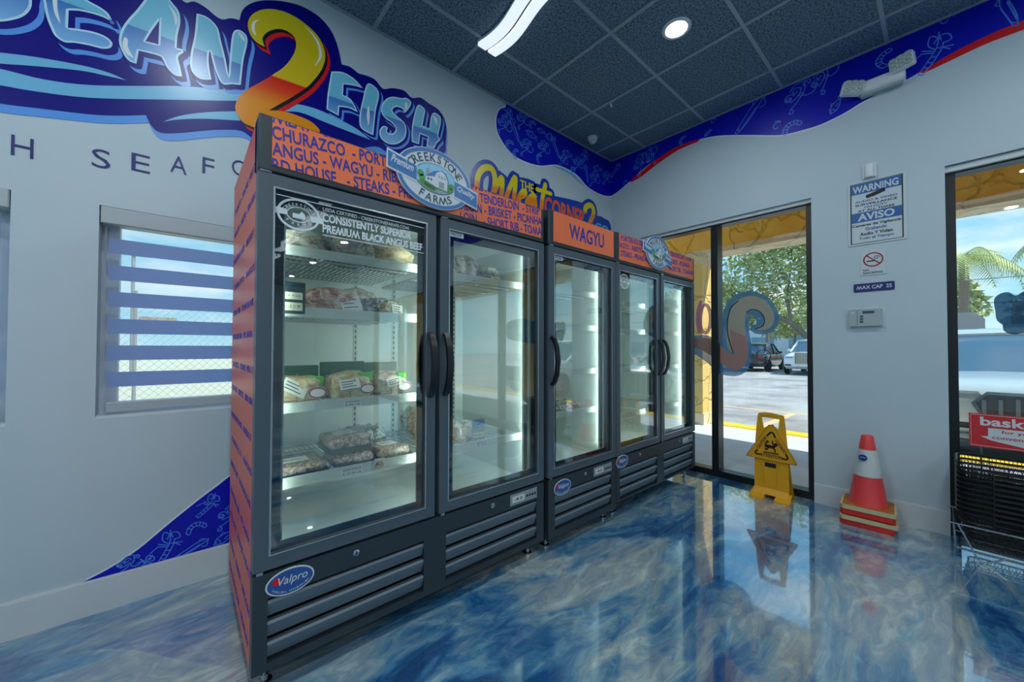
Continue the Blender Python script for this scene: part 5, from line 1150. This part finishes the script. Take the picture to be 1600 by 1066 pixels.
ORD = ['topmost', 'second from the top', 'third from the top', 'fourth from the top', 'fifth from the top', 'sixth from the top', 'seventh from the top', 'eighth from the top', 'ninth from the top', 'tenth from the top', 'lowest']
proto = None; NB = 11
for k in range(NB):
    z = .355-.029*k
    if proto is None:
        proto = thing('shopping_basket', '', 'basket', (BX, BYB, z), 0, 'stacked black wire shopping baskets')
        rim.build('rim', 'basket_black', proto, smooth=True); body.build('hoops', 'basket_black', proto); mesh.build('wire_mesh', 'basket_black', proto); [q.build('handle', 'basket_black', proto) for q in hd]
        o = proto
    else: o = copy_tree(proto); o.location = (BX, BYB, z)
    o['label'] = 'black wire mesh shopping basket, %s in the stack under the red sign' % ORD[k]
t = thing('basket_stand', 'thin chrome wire stand under the stacked black baskets', 'stand', (BX, BYB, 0))
rr_ = .0045
MB().tube([(-.172, .262, .20), (-.172, -.262, .20), (.172, -.262, .20), (.172, .262, .20)], rr_, 6, True).build('top_frame', 'wire_chrome', t)
for s in (-1, 1):
    MB().tube([(-.172, s*.235, .20), (-.165, s*.165, .03), (-.16, s*.15, rr_), (-.15, s*.135, rr_), (-.14, s*.06, .055)], rr_, 6).build('leg', 'wire_chrome', t)
    MB().tube([(.172, s*.25, .20), (.165, s*.245, .055), (-.14, s*.245, .055), (-.172, s*.25, .20)], rr_*.9, 6).build('side_wire', 'wire_chrome', t)
MB().tube([(-.14, .245, .055), (-.14, -.245, .055)], rr_*.9, 6).build('front_wire', 'wire_chrome', t)
MB().tube([(.165, .245, .055), (.165, -.245, .055)], rr_*.9, 6).build('rear_wire', 'wire_chrome', t)
for s in (.13, -.13): MB().tube([(.178, s, .20), (.182, s, .60), (.150, s*.9, .640)], rr_*.9, 6).build('sign_post', 'wire_chrome', t)
t = thing('basket_sign', 'red sign reading baskets for your convenience above the basket stack', 'sign', (-.055, -2.845, .612))
fr = Frame((0, 0, 0), (0, -1, 0), Vector((.12, 0, 1)).normalized()); w, h = .178, .205
MB().prism(fr, rect(-w, 0, w, h), -.004, 0, True).build('panel', 'sign_red', t); MB().ribbon(fr, rect(-w+.008, .008, w-.008, h-.008), .0025, -.001, .0008, True).build('border', 'sign_white', t)
MB().text('baskets', fr, -w+.045, .132, .27, .054, -.001, .001, bold=.028).build('lettering', 'sign_white', t)
wp = MB().prism(fr, [(-w+.075, .120), (w-.03, .120), (w-.03, .048), (.04, .020), (-w+.085, .046), (-w+.045, .066), (-w+.075, .070)], -.001, .0009).build('white_panel', 'sign_white', t)
MB().text('for your', fr, -w+.125, .088, .135, .024, .0007, .0016, bold=.015).text('convenience', fr, -w+.09, .056, .20, .020, .0007, .0016, bold=.015).build('small_lettering', 'sign_red', wp)
# ------------------------------------------------------------------ vinyl on the storefront glass
see_through('vinyl_blue', '#4a80ae', .84); see_through('vinyl_tan', '#dccdb0', .82); see_through('vinyl_pink', '#d4a8a0', .82); see_through('vinyl_purple', '#b06a9c', .80); see_through('vinyl_line', '#3c3450', .9); see_through('vinyl_navy', '#1a6088', .93); see_through('vinyl_letter', '#d4f0fc', .55)
GX = .094
gw = lambda px, py: (lambda p: (-p.y, p.z))(hit(px, py, 0, GX))
zg = zoomer(1000, 300, 3.553, gw)
GF = Frame((GX, 0, 0), (0, -1, 0), (0, 0, 1))
t = thing('window_numeral_vinyl', 'blue-edged tan numeral 2 vinyl on the window, seen from behind', 'window graphic', (GX, -1.4, .97))
o = curve(mapped(zg, [(455, 830), (456, 700), (480, 620), (530, 570), (600, 554), (670, 565), (735, 610), (770, 680), (766, 732), (740, 770), (690, 790), (640, 786), (612, 765, 1), (618, 745), (644, 736), (642, 700), (624, 682), (608, 692), (604, 760), (622, 880), (604, 975), (560, 1015), (500, 1022), (440, 1005), (380, 955), (312, 905), (250, 880), (250, 800), (312, 798), (360, 795), (410, 812), (447, 838, 1)]), 4)
MB().prism(GF, o, 0, .0012).build('blue_edge', 'vinyl_blue', t, True)
o = curve(mapped(zg, [(484, 850), (482, 720), (505, 640), (555, 592), (630, 578), (695, 605), (737, 660), (745, 710), (722, 755), (670, 768), (640, 760), (682, 742), (688, 700), (660, 662), (622, 652), (592, 668), (583, 720), (588, 800), (602, 880), (590, 950), (550, 987), (500, 982), (450, 950), (390, 905), (320, 868), (258, 850), (258, 822), (320, 812), (390, 815), (440, 845), (490, 892), (518, 900, 1)]), 4)
MB().prism(GF, o, .0012, .0020).build('tan_fill', 'vinyl_tan', t, True)
o = curve(mapped(zg, [(498, 762, 1), (586, 803, 1), (602, 880), (590, 950), (550, 987), (500, 982), (450, 950), (390, 905), (320, 868), (258, 850), (258, 822), (320, 812), (390, 815), (440, 845), (490, 892), (518, 900, 1)]), 4)
MB().prism(GF, o, .0020, .0028).build('pink_fill', 'vinyl_pink', t, True)
MB().ribbon(GF, curve(mapped(zg, [(518, 895), (490, 800), (486, 720), (505, 645), (545, 605)]), 4, False), .009, .0022, .0032).build('dark_line', 'vinyl_line', t, True)
MB().ribbon(GF, curve(mapped(zg, [(592, 668), (622, 652), (662, 662), (690, 700), (684, 742), (640, 762)]), 4, False), .007, .0022, .0032).build('dark_line', 'vinyl_line', t, True)
t = thing('window_loop_vinyl', 'purple letter loop vinyl on the window pane beside the freezer', 'window graphic', (GX, -.99, 1.3))
MB().ribbon(GF, [zg(362+30*math.cos(R(a)), 705+78*math.sin(R(a))) for a in range(0, 360, 15)], .034, 0, .0012, True).build('loop', 'vinyl_purple', t, True)
MB().ribbon(GF, curve(mapped(zg, [(338, 610), (322, 660), (318, 720), (330, 780)]), 4, False), .030, 0, .0014).build('stem', 'vinyl_purple', t, True)
zh = zoomer(1480, 300, 4.1, gw)
t = thing('window_name_vinyl', 'scalloped blue vinyl with fish lettering on the right-hand window', 'window graphic', (GX, -3.3, 1.25))
top = [(300, 690), (340, 652), (395, 643), (440, 664), (490, 640), (560, 630), (600, 655), (660, 630)]
pts = mapped(zh, top)+[(3.35, 1.60), (3.65, 1.66), (3.95, 1.62), (4.0, 1.50), (3.95, 1.36), (3.6, 1.30), (3.2, 1.27)]+mapped(zh, [(620, 895), (560, 915), (500, 900), (430, 914), (365, 892), (352, 850), (318, 822), (308, 765)])
MB().prism(GF, curve(pts, 4), 0, .0012).build('blue_ground', 'vinyl_navy', t, True)
BF = Frame((GX, 0, 0), (0, 1, 0), (0, 0, 1))
for k, ch in enumerate('HSIF'): MB().text(ch, BF, -(2.835+k*.27)-.20, 1.37, .19 if ch != 'I' else .09, .155, -.0026, -.0012, bold=.03).build('letter', 'vinyl_letter', t, True)

# ------------------------------------------------------------------ vehicles
mat('car_glass', '#4a6a84', .05, var=.02, spec=.9); mat('tyre', '#14171a', .8, var=.1); mat('rim_grey', '#8d949a', .3, metal=.7); mat('car_dark', '#15191c', .4); mat('lamp_glass', '#c9d6de', .08, var=.1, coat=.6); mat('tail_red', '#c0202c', .2); mat('plate', '#c8ccc4', .5); mat('grille_mesh', '#3c454b', .45, var=.3, vscale=60)
def car_paint(name, c): m = mat(name, c, .18, 0.0, var=.02, coat=.8); return name
car_paint('paint_silver', '#b9cbd4'); car_paint('paint_white', '#e0e6ea'); car_paint('paint_black', '#2a2e33'); car_paint('paint_blue', '#4a7ea6')
def car(name, label, loc, rz, L, W, Hh, paint, grille='bars', tail=False, group='cars parked outside'):
    t = thing(name, label, 'car', loc, R(rz), group); hw = W/2; k = Hh/1.72
    st = [(-.5, .48, .86, .86), (-.485, .36, 1.0, .95), (-.40, .26, 1.05, .99), (-.1, .24, 1.07, 1), (.14, .24, 1.07, 1), (.22, .24, 1.06, 1), (.34, .25, 1.01, .985), (.44, .27, .95, .95), (.478, .30, .89, .91), (.495, .36, .80, .87), (.5, .44, .68, .85)]
    rings = []
    for x, zb, zt, w in st:
        zb *= k; zt *= k; w *= hw; ch = .16*(zt-zb)
        half = [(w*.86, zb), (w*.97, zb+ch), (w, zb+(zt-zb)*.5), (w*.985, zt-ch), (w*.93, zt-ch*.35), (w*.78, zt), (w*.35, zt+.018*k)]
        rings.append([Vector((x*L, y, z)) for y, z in half]+[Vector((x*L, -y, z)) for y, z in half[::-1]])
    MB().loft(rings).build('body', paint, t, smooth=50)
    cab = [(-.475, 1.02, 1.02, .90), (-.43, 1.02, 1.40, .86), (-.36, 1.02, 1.62, .82), (-.22, 1.03, 1.70, .80), (-.05, 1.04, 1.70, .79), (.03, 1.05, 1.66, .78), (.10, 1.05, 1.48, .80), (.17, 1.05, 1.25, .84), (.235, 1.04, 1.06, .88)]
    rings = []
    for x, zb, zt, w in cab:
        wb = hw*.93; wt = hw*w*.98; zb *= k; zt = max(zt*k, zb+.005)
        half = [(wb, zb-.03), (wb+(wt-wb)*.55, zb+(zt-zb)*.55), (wt, zt-.05*min(1, (zt-zb)*4)), (wt*.86, zt-.008), (wt*.4, zt)]
        rings.append([Vector((x*L, y, z)) for y, z in half]+[Vector((x*L, -y, z)) for y, z in half[::-1]])
    MB().loft(rings).build('glasshouse', 'car_glass', t, smooth=40)
    rf = []
    for x, zt, w in ((-.40, 1.55, .80), (-.36, 1.635, .80), (-.22, 1.713, .79), (-.05, 1.713, .78), (.03, 1.675, .76), (.055, 1.62, .76)):
        rf.append([Vector((x*L, hw*w*1.0, zt*k-.055)), Vector((x*L, hw*w*.86, zt*k)), Vector((x*L, hw*w*.3, zt*k+.012)), Vector((x*L, -hw*w*.3, zt*k+.012)), Vector((x*L, -hw*w*.86, zt*k)), Vector((x*L, -hw*w*1.0, zt*k-.055))])
    MB().loft(rf).build('roof', paint, t, smooth=50)
    for s in (-1, 1):
        MB().tube([(.045*L, s*hw*.76, 1.63*k), (.12*L, s*hw*.80, 1.42*k), (.235*L, s*hw*.90, 1.06*k)], .045, 6).build('pillar', paint, t, smooth=True)
        MB().tube([(-.06*L, s*hw*.79, 1.66*k), (-.07*L, s*hw*.94, 1.04*k)], .035, 6).build('pillar', 'car_dark', t)
        MB().tube([(-.34*L, s*hw*.80, 1.62*k), (-.46*L, s*hw*.92, 1.04*k)], .06, 6).build('pillar', paint, t, smooth=True)
        m = MB().rbox(.15*L, .20*L, s*hw*1.02-.07, s*hw*1.02+.07, 1.06*k, 1.19*k, .03).build('wing_mirror', paint, t)
        for x in (-.31, .33):
            M = Matrix.Rotation(R(90), 3, 'X')
            wc = (x*L, s*(hw-.10), .36*k)
            w = MB().lathe([(.20*k, -.11), (.33*k, -.11), (.36*k, -.08), (.36*k, .08), (.33*k, .11), (.20*k, .11)], 28, wc, M).build('wheel', 'tyre', t, smooth=30)
            rm = MB().lathe([(0, .085), (.06, .10), (.22*k, .06), (.25*k, .112), (.26*k, .10), (.26*k, -.112), (.0, -.1)], 20, wc, M if s < 0 else Matrix.Rotation(R(-90), 3, 'X')).build('rim', 'rim_grey', w, smooth=30)
            for q in range(5):
                a = 2*math.pi*q/5; y = wc[1]+s*.108
                MB().add([(wc[0]+math.cos(a+b_)*rr__*k, y, wc[2]+math.sin(a+b_)*rr__*k) for b_, rr__ in ((-.4, .06), (-.12, .245), (.12, .245), (.4, .06))]+[(wc[0]+math.cos(a+b_)*rr__*k, y-s*.03, wc[2]+math.sin(a+b_)*rr__*k) for b_, rr__ in ((-.4, .06), (-.12, .245), (.12, .245), (.4, .06))], [(0, 1, 2, 3), (7, 6, 5, 4), (0, 4, 5, 1), (1, 5, 6, 2), (2, 6, 7, 3)]).build('spoke', 'rim_grey', w)
        for yy, zz2, nm in ((s*hw*.66, .80*k, 'headlamp'),):
            hl_ = MB().prism(Frame((.497*L-.02, yy, zz2), (0, 1, 0), Vector((-.25, 0, 1)).normalized()), [(-.20, -.05), (.20, -.05), (.22*(1 if s > 0 else .6), .07), (-.22*(1 if s < 0 else .6), .07)], -.10, .012).build(nm, 'lamp_glass', t)
            MB().prism(Frame((.497*L-.02, yy, zz2), (0, 1, 0), Vector((-.25, 0, 1)).normalized()), rect(-.15, -.02, .15, .035), .010, .016).build('lamp_reflector', 'rim_grey', hl_)
        MB().rbox(.46*L, .503*L, s*hw*.70-.14, s*hw*.70+.14, .42*k, .50*k, .02).build('lower_intake', 'car_dark', t)
        MB().rbox(-.503*L, -.47*L, s*hw*.72-.18, s*hw*.72+.18, .80*k, .98*k, .03).build('tail_lamp', 'tail_red', t)
    gz0, gz1, gw_ = (.42*k, .86*k, .55) if grille == 'bars' else (.52*k, 1.02*k, .42)
    gf = Frame((.500*L+.012, 0, 0), (0, 1, 0), (0, 0, 1)); hexa = [(-gw_, gz1-.12), (-gw_+.10, gz1), (gw_-.10, gz1), (gw_, gz1-.12), (gw_-.14, gz0), (-gw_+.14, gz0)]
    if grille != 'bars': hexa = rect(-gw_, gz0, gw_, gz1)
    g = MB().prism(gf, hexa, -.30, .0).build('grille', 'grille_mesh', t)
    MB().ribbon(gf, hexa, .035, -.02, .012, True).build('grille_surround', 'chrome', g)
    nb = 9 if grille == 'bars' else 17
    for i in range(nb):
        y = -gw_*.86+2*gw_*.86*i/(nb-1); dz = .10*abs(y)/gw_ if grille == 'bars' else 0
        MB().prism(gf, rect(y-(.016 if grille == 'bars' else .010), gz0+.03+dz, y+(.016 if grille == 'bars' else .010), gz1-.03-dz*.6), -.01, .010).build('grille_bar', 'chrome' if grille != 'bars' else 'rim_grey', g)
    MB().rbox(.47*L, .508*L, -hw*.80, hw*.80, .28*k, .36*k, .02).build('bumper_lip', 'rim_grey', t)
    MB().rbox(-.512*L, -.498*L, -.26, .26, .62*k, .74*k, .004).build('number_plate', 'plate', t)
    MB().rbox(-.506*L, -.46*L, -hw*.84, hw*.84, .30*k, .46*k, .03).build('rear_bumper', 'car_dark', t)
    return t
car('parked_suv', 'silver SUV parked nose-in close outside the right-hand window', (5.55, -3.33, ZG), 180, 4.75, 1.95, 1.66, 'paint_silver')
car('parked_suv', 'white luxury SUV with upright chrome grille beyond the window numeral', (21.8, 1.95, ZG), 180, 5.2, 2.02, 1.86, 'paint_white', 'upright')
car('parked_car', 'black hatchback with a bicycle on its tail, parked across the lot', (22.9, 5.0, ZG), 0, 4.4, 1.9, 1.66, 'paint_black', 'bars', True)
car('parked_car', 'white car parked outside, far right of the storefront', (5.6, -7.3, ZG), 180, 4.6, 1.9, 1.6, 'paint_white')
car('parked_car', 'blue car parked across the lot right of the palm', (22.5, -6.2, ZG), 180, 4.6, 1.9, 1.6, 'paint_blue')
# bicycle on the hatchback
mat('bike_dark', '#3a3034', .4, var=.1)
t = thing('bicycle', 'dark bicycle hung on the rear of the black hatchback', 'bicycle', (20.45, 4.55, .38))
for yy in (-.5, .5):
    w = MB().tube([(0, yy+.33*math.cos(a*math.pi/12), .42+.33*math.sin(a*math.pi/12)) for a in range(24)], .022, 6, True).build('bicycle_wheel', 'tyre', t)
    sp = MB()
    for a in range(12): sp.tube([(0, yy, .42), (0, yy+.32*math.cos(a*math.pi/6), .42+.32*math.sin(a*math.pi/6))], .003, 3)
    sp.build('spokes', 'rim_grey', w)
MB().tube([(0, -.5, .42), (0, -.15, .42), (0, .30, .86), (0, -.22, .86), (0, -.15, .42)], .02, 6).tube([(0, .5, .42), (0, .28, .98)], .02, 6).tube([(0, -.22, .86), (0, -.26, 1.02)], .016, 6).tube([(0, -.5, .42), (0, -.22, .86)], .014, 6).build('bicycle_frame', 'bike_dark', t)
MB().tube([(-.25, .30, 1.0), (0, .26, .99), (.25, .30, 1.0)], .014, 6).build('handlebar', 'bike_dark', t)
MB().rbox(-.06, .06, -.38, -.16, 1.02, 1.07, .02).build('saddle', 'tyre', t)
MB().tube([(0, 0, .30), (.24, 0, .30)], .02, 6).build('rack_arm', 'car_dark', t)

# ------------------------------------------------------------------ trees, palms, street furniture
mat('bark', '#8a7c6c', .9, var=.3, vscale=14, bump=.5, bscale=30); mat('leaf_olive', '#aab574', .7, var=.4, vscale=1.2); mat('leaf_dark', '#84995e', .7, var=.4, vscale=1.5); mat('frond', '#a8b860', .6, var=.4, vscale=2); mat('post_grey', '#8c8e90', .6, var=.1); mat('wood_pole', '#8a8078', .9, var=.2); mat('wire_dark', '#4a5054', .6); mat('pylon_red', '#d84a20', .5, var=.06); mat('sign_back', '#9aa0a6', .45, metal=.3); mat('bldg_white', '#cfdbe4', .8, var=.04, vscale=1); mat('bldg_orange', '#e07a38', .8, var=.06); mat('bldg_glass', '#6f9ab4', .1, var=.1); mat('bldg_tan', '#d8c8a8', .85, var=.05, vscale=1)
def foliage(parent, clumps, n, size, m, seed):
    rnd = random.Random(seed); vs = []; fs = []; tot = sum(c[3]*c[4]*c[5] for c in clumps)
    for cx, cy, cz, a, b, c in clumps:
        for i in range(int(n*a*b*c/tot)):
            while True:
                p = Vector((rnd.uniform(-1, 1), rnd.uniform(-1, 1), rnd.uniform(-1, 1)))
                if .12 < p.length < 1: break
            q = Vector((cx+p.x*a, cy+p.y*b, cz+p.z*c))
            d = Vector((rnd.gauss(0, 1), rnd.gauss(0, 1), rnd.gauss(-.3, .8))).normalized(); e = d.cross(Vector((rnd.gauss(0, 1), rnd.gauss(0, 1), rnd.gauss(0, 1)))).normalized()
            s = size*rnd.uniform(.6, 1.3); k = len(vs)
            vs += [q-d*s, q+e*s*.38, q+d*s, q-e*s*.38]; fs.append((k, k+1, k+2, k+3))
    o = MB().add(vs, fs).build('foliage', m, parent); o['kind'] = 'stuff'; return o
t = thing('broadleaf_tree', 'leaning olive-green tree behind the white luxury SUV', 'tree', (24.6, 2.45, ZG))
MB().tube([(0, -.15, 0), (0, 0, .9), (-.1, .45, 2.0), (-.3, 1.2, 2.9), (-.4, 2.2, 3.5)], .26, 8, r1=.13).build('trunk', 'bark', t, smooth=True)
for p in ([(-.1, .45, 2.0), (0, -.2, 3.4), (.1, -.7, 5.0), (.1, -1.3, 6.6)], [(-.4, 2.2, 3.5), (-.5, 3.4, 4.5), (-.6, 4.6, 5.6)], [(-.3, 1.2, 2.9), (-.2, 1.4, 4.6), (0, 1.2, 6.5)], [(0, -.2, 3.4), (-.3, -1.2, 4.3), (-.4, -2.4, 5.0)], [(-.4, 2.2, 3.5), (-.3, 3.6, 3.6), (-.2, 4.8, 4.0)]): MB().tube(p, .12, 6, r1=.03).build('branch', 'bark', t, smooth=True)
foliage(t, [(-.4, 3.6, 5.6, 1.7, 2.0, 1.5), (0, 1.4, 6.6, 2.0, 2.4, 1.9), (0, -1.2, 6.4, 2.0, 2.2, 1.9), (-.3, 5.2, 5.0, 1.3, 1.6, 1.3), (-.2, -2.6, 5.4, 1.5, 1.8, 1.5), (0, 2.6, 4.4, 1.4, 2.2, .8), (0, -.6, 4.6, 1.5, 1.9, 1.0), (0, 3.2, 7.8, 1.8, 2.6, 1.3), (0, 0, 8.4, 1.8, 3.0, 1.2)], 8000, .18, 'leaf_olive', 3)
for i, (x, y, r_, h, lab) in enumerate(((26, -2.2, 1.6, 4.0, 'small leafy tree left of the palm beyond the right-hand window'), (36, 11.0, 3.0, 5.0, 'round tree far across the lot behind the black hatchback'), (38, -9, 3.2, 5.2, 'round tree far across the lot right of the palm'), (30, -14, 2.8, 5.0, 'round tree at the far right end of the lot'), (36.5, 6.0, 2.6, 4.2, 'round tree far behind the white luxury SUV'))):
    t = thing('broadleaf_tree', lab, 'tree', (x, y, ZG)); MB().tube([(0, 0, 0), (.05, .1, h*.4), (0, 0, h*.8)], .16, 7, r1=.06).build('trunk', 'bark', t, smooth=True)
    foliage(t, [(0, 0, h, r_, r_, r_*.8), (.3, r_*.5, h*.8, r_*.7, r_*.7, r_*.5), (-.2, -r_*.5, h*.85, r_*.7, r_*.7, r_*.5)], 2600, .2, 'leaf_dark' if i % 2 else 'leaf_olive', 10+i)
def palm(x, y, h, label, seed, fl=1.5):
    rnd = random.Random(seed); t = thing('palm_tree', label, 'palm tree', (x, y, ZG), 0, 'palm trees across the lot')
    MB().tube([(0, 0, 0), (.05, .02, h*.4), (.02, -.02, h*.8), (0, 0, h)], .16, 8, r1=.10).build('trunk', 'bark', t, smooth=True)
    for i in range(15):
        az = 2*math.pi*i/15+rnd.uniform(-.2, .2); up = rnd.uniform(.1, 1.0); d = Vector((math.cos(az), math.sin(az), 0)); mb = MB(); N = 12; pts = []
        for k in range(N+1):
            f = k/N; pts.append(d*(fl*f*(1-.15*f))+Vector((0, 0, h+fl*(up*f-(.55+up)*f*f))))
        mb.tube(pts, .02, 4, r1=.005); sd = Vector((-d.y, d.x, 0))
        for k in range(1, N+1):
            ln = .42*fl*math.sin(math.pi*(k/N*.85+.1)); tg = (pts[k]-pts[k-1]).normalized()
            for s in (-1, 1):
                for off in (0, .5):
                    b = pts[k-1].lerp(pts[k], off); e = b+sd*s*ln*.75+tg*ln*.45+Vector((0, 0, -ln*.45)); mb.add([b-tg*.02, b+tg*.03, e], [(0, 1, 2)])
        mb.build('frond', 'frond', t)
    return t
palm(16.5, -3.0, 4.45, 'palm with arching fronds at the left edge of the right-hand window', 5, 1.75)
palm(17.5, -5.3, 4.9, 'palm at the right picture edge beside the red pylon sign', 6, 1.6)
palm(33, 7.2, 5.0, 'distant palm behind the black hatchback', 8, 1.8)
palm(24, -10.5, 5.2, 'palm far right across the lot', 9, 1.8)
t = thing('stop_sign', 'back of an octagonal grey stop sign on a post across the lot', 'road sign', (12.1, -2.95, ZG))
MB().tube([(0, 0, 0), (0, 0, 2.2)], .035, 8).build('post', 'post_grey', t)
MB().prism(Frame((-.04, .02, 1.98), (0, -1, 0), (0, 0, 1)), [(.33*math.cos(R(22.5+45*i))/math.cos(R(22.5)), .33*math.sin(R(22.5+45*i))/math.cos(R(22.5))) for i in range(8)], -.004, 0, True).build('sign_plate', 'sign_back', t)
poles = []
for i, (x, y, h) in enumerate(((30, -3.15, 5.4), (30, 26, 5.4), (30, -34, 5.4))):
    t = thing('utility_pole', ['wooden utility pole rising behind the octagonal sign', 'wooden utility pole far left across the road', 'wooden utility pole far right across the road'][i], 'utility pole', (x, y, ZG), 0, 'utility poles along the road')
    MB().tube([(0, 0, 0), (0, 0, h)], .16, 8, r1=.12).build('pole', 'wood_pole', t, smooth=True); MB().box(-.06, .06, -.5, .5, h-.35, h-.23).build('crossarm', 'wood_pole', t)
    MB().tube([(0, 0, h*.72), (0, -.6, h*.86), (0, -.75, h*.84)], .03, 6).build('lamp_arm', 'post_grey', t)
    for s in (-.4, .4): MB().lathe([(.05, 0), (.06, .05), (.03, .12)], 8, (0, s, h-.23)).build('insulator', 'post_grey', t)
for k, (z, lab) in enumerate(((5.25, 'upper power line strung across the sky'), (3.9, 'lower power line strung across the sky'))):
    tag(MB().tube([(30, 26, z+ZG), (30, 11, z-.1+ZG), (30, -3.15, z+ZG), (30, -18, z-.1+ZG), (30, -34, z+ZG)], .022, 5).build('power_line', 'wire_dark', base=(30, -3.15, z+ZG)), lab, 'cable', 'power lines')
t = thing('pylon_sign', 'orange-red pylon sign at the right picture edge', 'sign', (20, -5.05, ZG)); MB().rbox(-.2, .2, -1.5, .42, 5.6, 7.3, .04).build('sign_box', 'pylon_red', t); MB().box(-.21, .21, -1.35, .25, 5.75, 7.15).build('sign_face', 'cream', t); MB().tube([(0, -.5, 0), (0, -.5, 5.6)], .1, 8).build('post', 'post_grey', t)
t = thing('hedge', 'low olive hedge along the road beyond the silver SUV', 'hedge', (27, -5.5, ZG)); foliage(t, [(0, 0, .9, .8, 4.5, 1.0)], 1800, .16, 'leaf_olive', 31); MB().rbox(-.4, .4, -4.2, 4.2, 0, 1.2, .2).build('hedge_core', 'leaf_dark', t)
# buildings far behind
def building(x, y0, y1, h, m, label, roof=None):
    t = thing('shop_building', label, 'building', (x, (y0+y1)/2, ZG)); w = (y1-y0)/2
    MB().box(0, 6, -w, w, 0, h).build('wall', m, t); MB().box(-.25, 6.2, -w-.2, w+.2, h, h+.35).build('parapet', 'bldg_white', t)
    n = max(3, int(w/1.6))
    for i in range(n):
        c = -w+2*w*(i+.5)/n; q = MB().box(-.06, 0, c-w/n*.72, c+w/n*.72, .5, h*.62).build('window', 'bldg_white', t); MB().box(-.08, -.05, c-w/n*.62, c+w/n*.62, .6, h*.60).build('pane', 'bldg_glass', q)
    if roof: MB().add([(-.3, -w, h*.66), (-.3, w, h*.66), (-1.3, w, h*.56), (-1.3, -w, h*.56), (-.3, -w, h*.8), (-.3, w, h*.8)], [(0, 1, 2, 3), (4, 3, 2, 5), (0, 3, 4), (1, 5, 2)]).build('awning', roof, t)
    return t
building(44, 2, 26, 4.2, 'bldg_white', 'long pale blue-white building far behind the leaning tree')
building(40, -2.5, 1.6, 3.4, 'bldg_tan', 'small building with orange awning behind the leaning tree', 'bldg_orange')
building(46, -34, -6, 3.6, 'bldg_white', 'long low white building far beyond the silver SUV')
building(48, 34, 60, 5.0, 'bldg_tan', 'tan building at the far left of the lot')
# fence behind the left window
t = thing('chain_link_fence', 'chain-link fence seen through the banded blind', 'fence', (-4.5, 8.0, -.02))
fx0, fx1, fh = -9.0, 9.0, 2.05; mb = MB(); nx = int((fx1-fx0)/.14)
for i in range(-int(fh/.14), nx):
    a = fx0+i*.14; x0_, x1_ = max(fx0, a), min(fx1, a+fh)
    if x1_ > x0_:
        mb.tube([(x0_, 0, x0_-a), (x1_, 0, x1_-a)], .004, 3); mb.tube([(x0_, .006, fh-(x0_-a)), (x1_, .006, fh-(x1_-a))], .004, 3)
mb.build('wire_mesh', 'post_grey', t)
for x in range(-9, 10, 3): MB().tube([(x, 0, 0), (x, 0, fh+.3)], .03, 8).build('post', 'post_grey', t)
for z in (fh, .05): MB().tube([(fx0, 0, z), (fx1, 0, z)], .02, 6).build('rail', 'post_grey', t)
MB().tube([(fx0, -.02, fh+.2), (fx1, -.02, fh+.2)], .006, 4).build('barbed_wire', 'post_grey', t)
MB().rbox(.05, .62, -.03, -.012, 1.62, 1.84, .004).build('fence_plate', 'meat_brown', t)
t = thing('lamp_post', 'thin lot lamp post beyond the chain-link fence', 'lamp post', (-5.35, 19.5, -.02)); MB().tube([(0, 0, 0), (0, 0, 5.0)], .06, 8).build('pole', 'post_grey', t); MB().rbox(-.1, .55, -.12, .12, 5.0, 5.14, .03).build('lamp_head', 'post_grey', t)
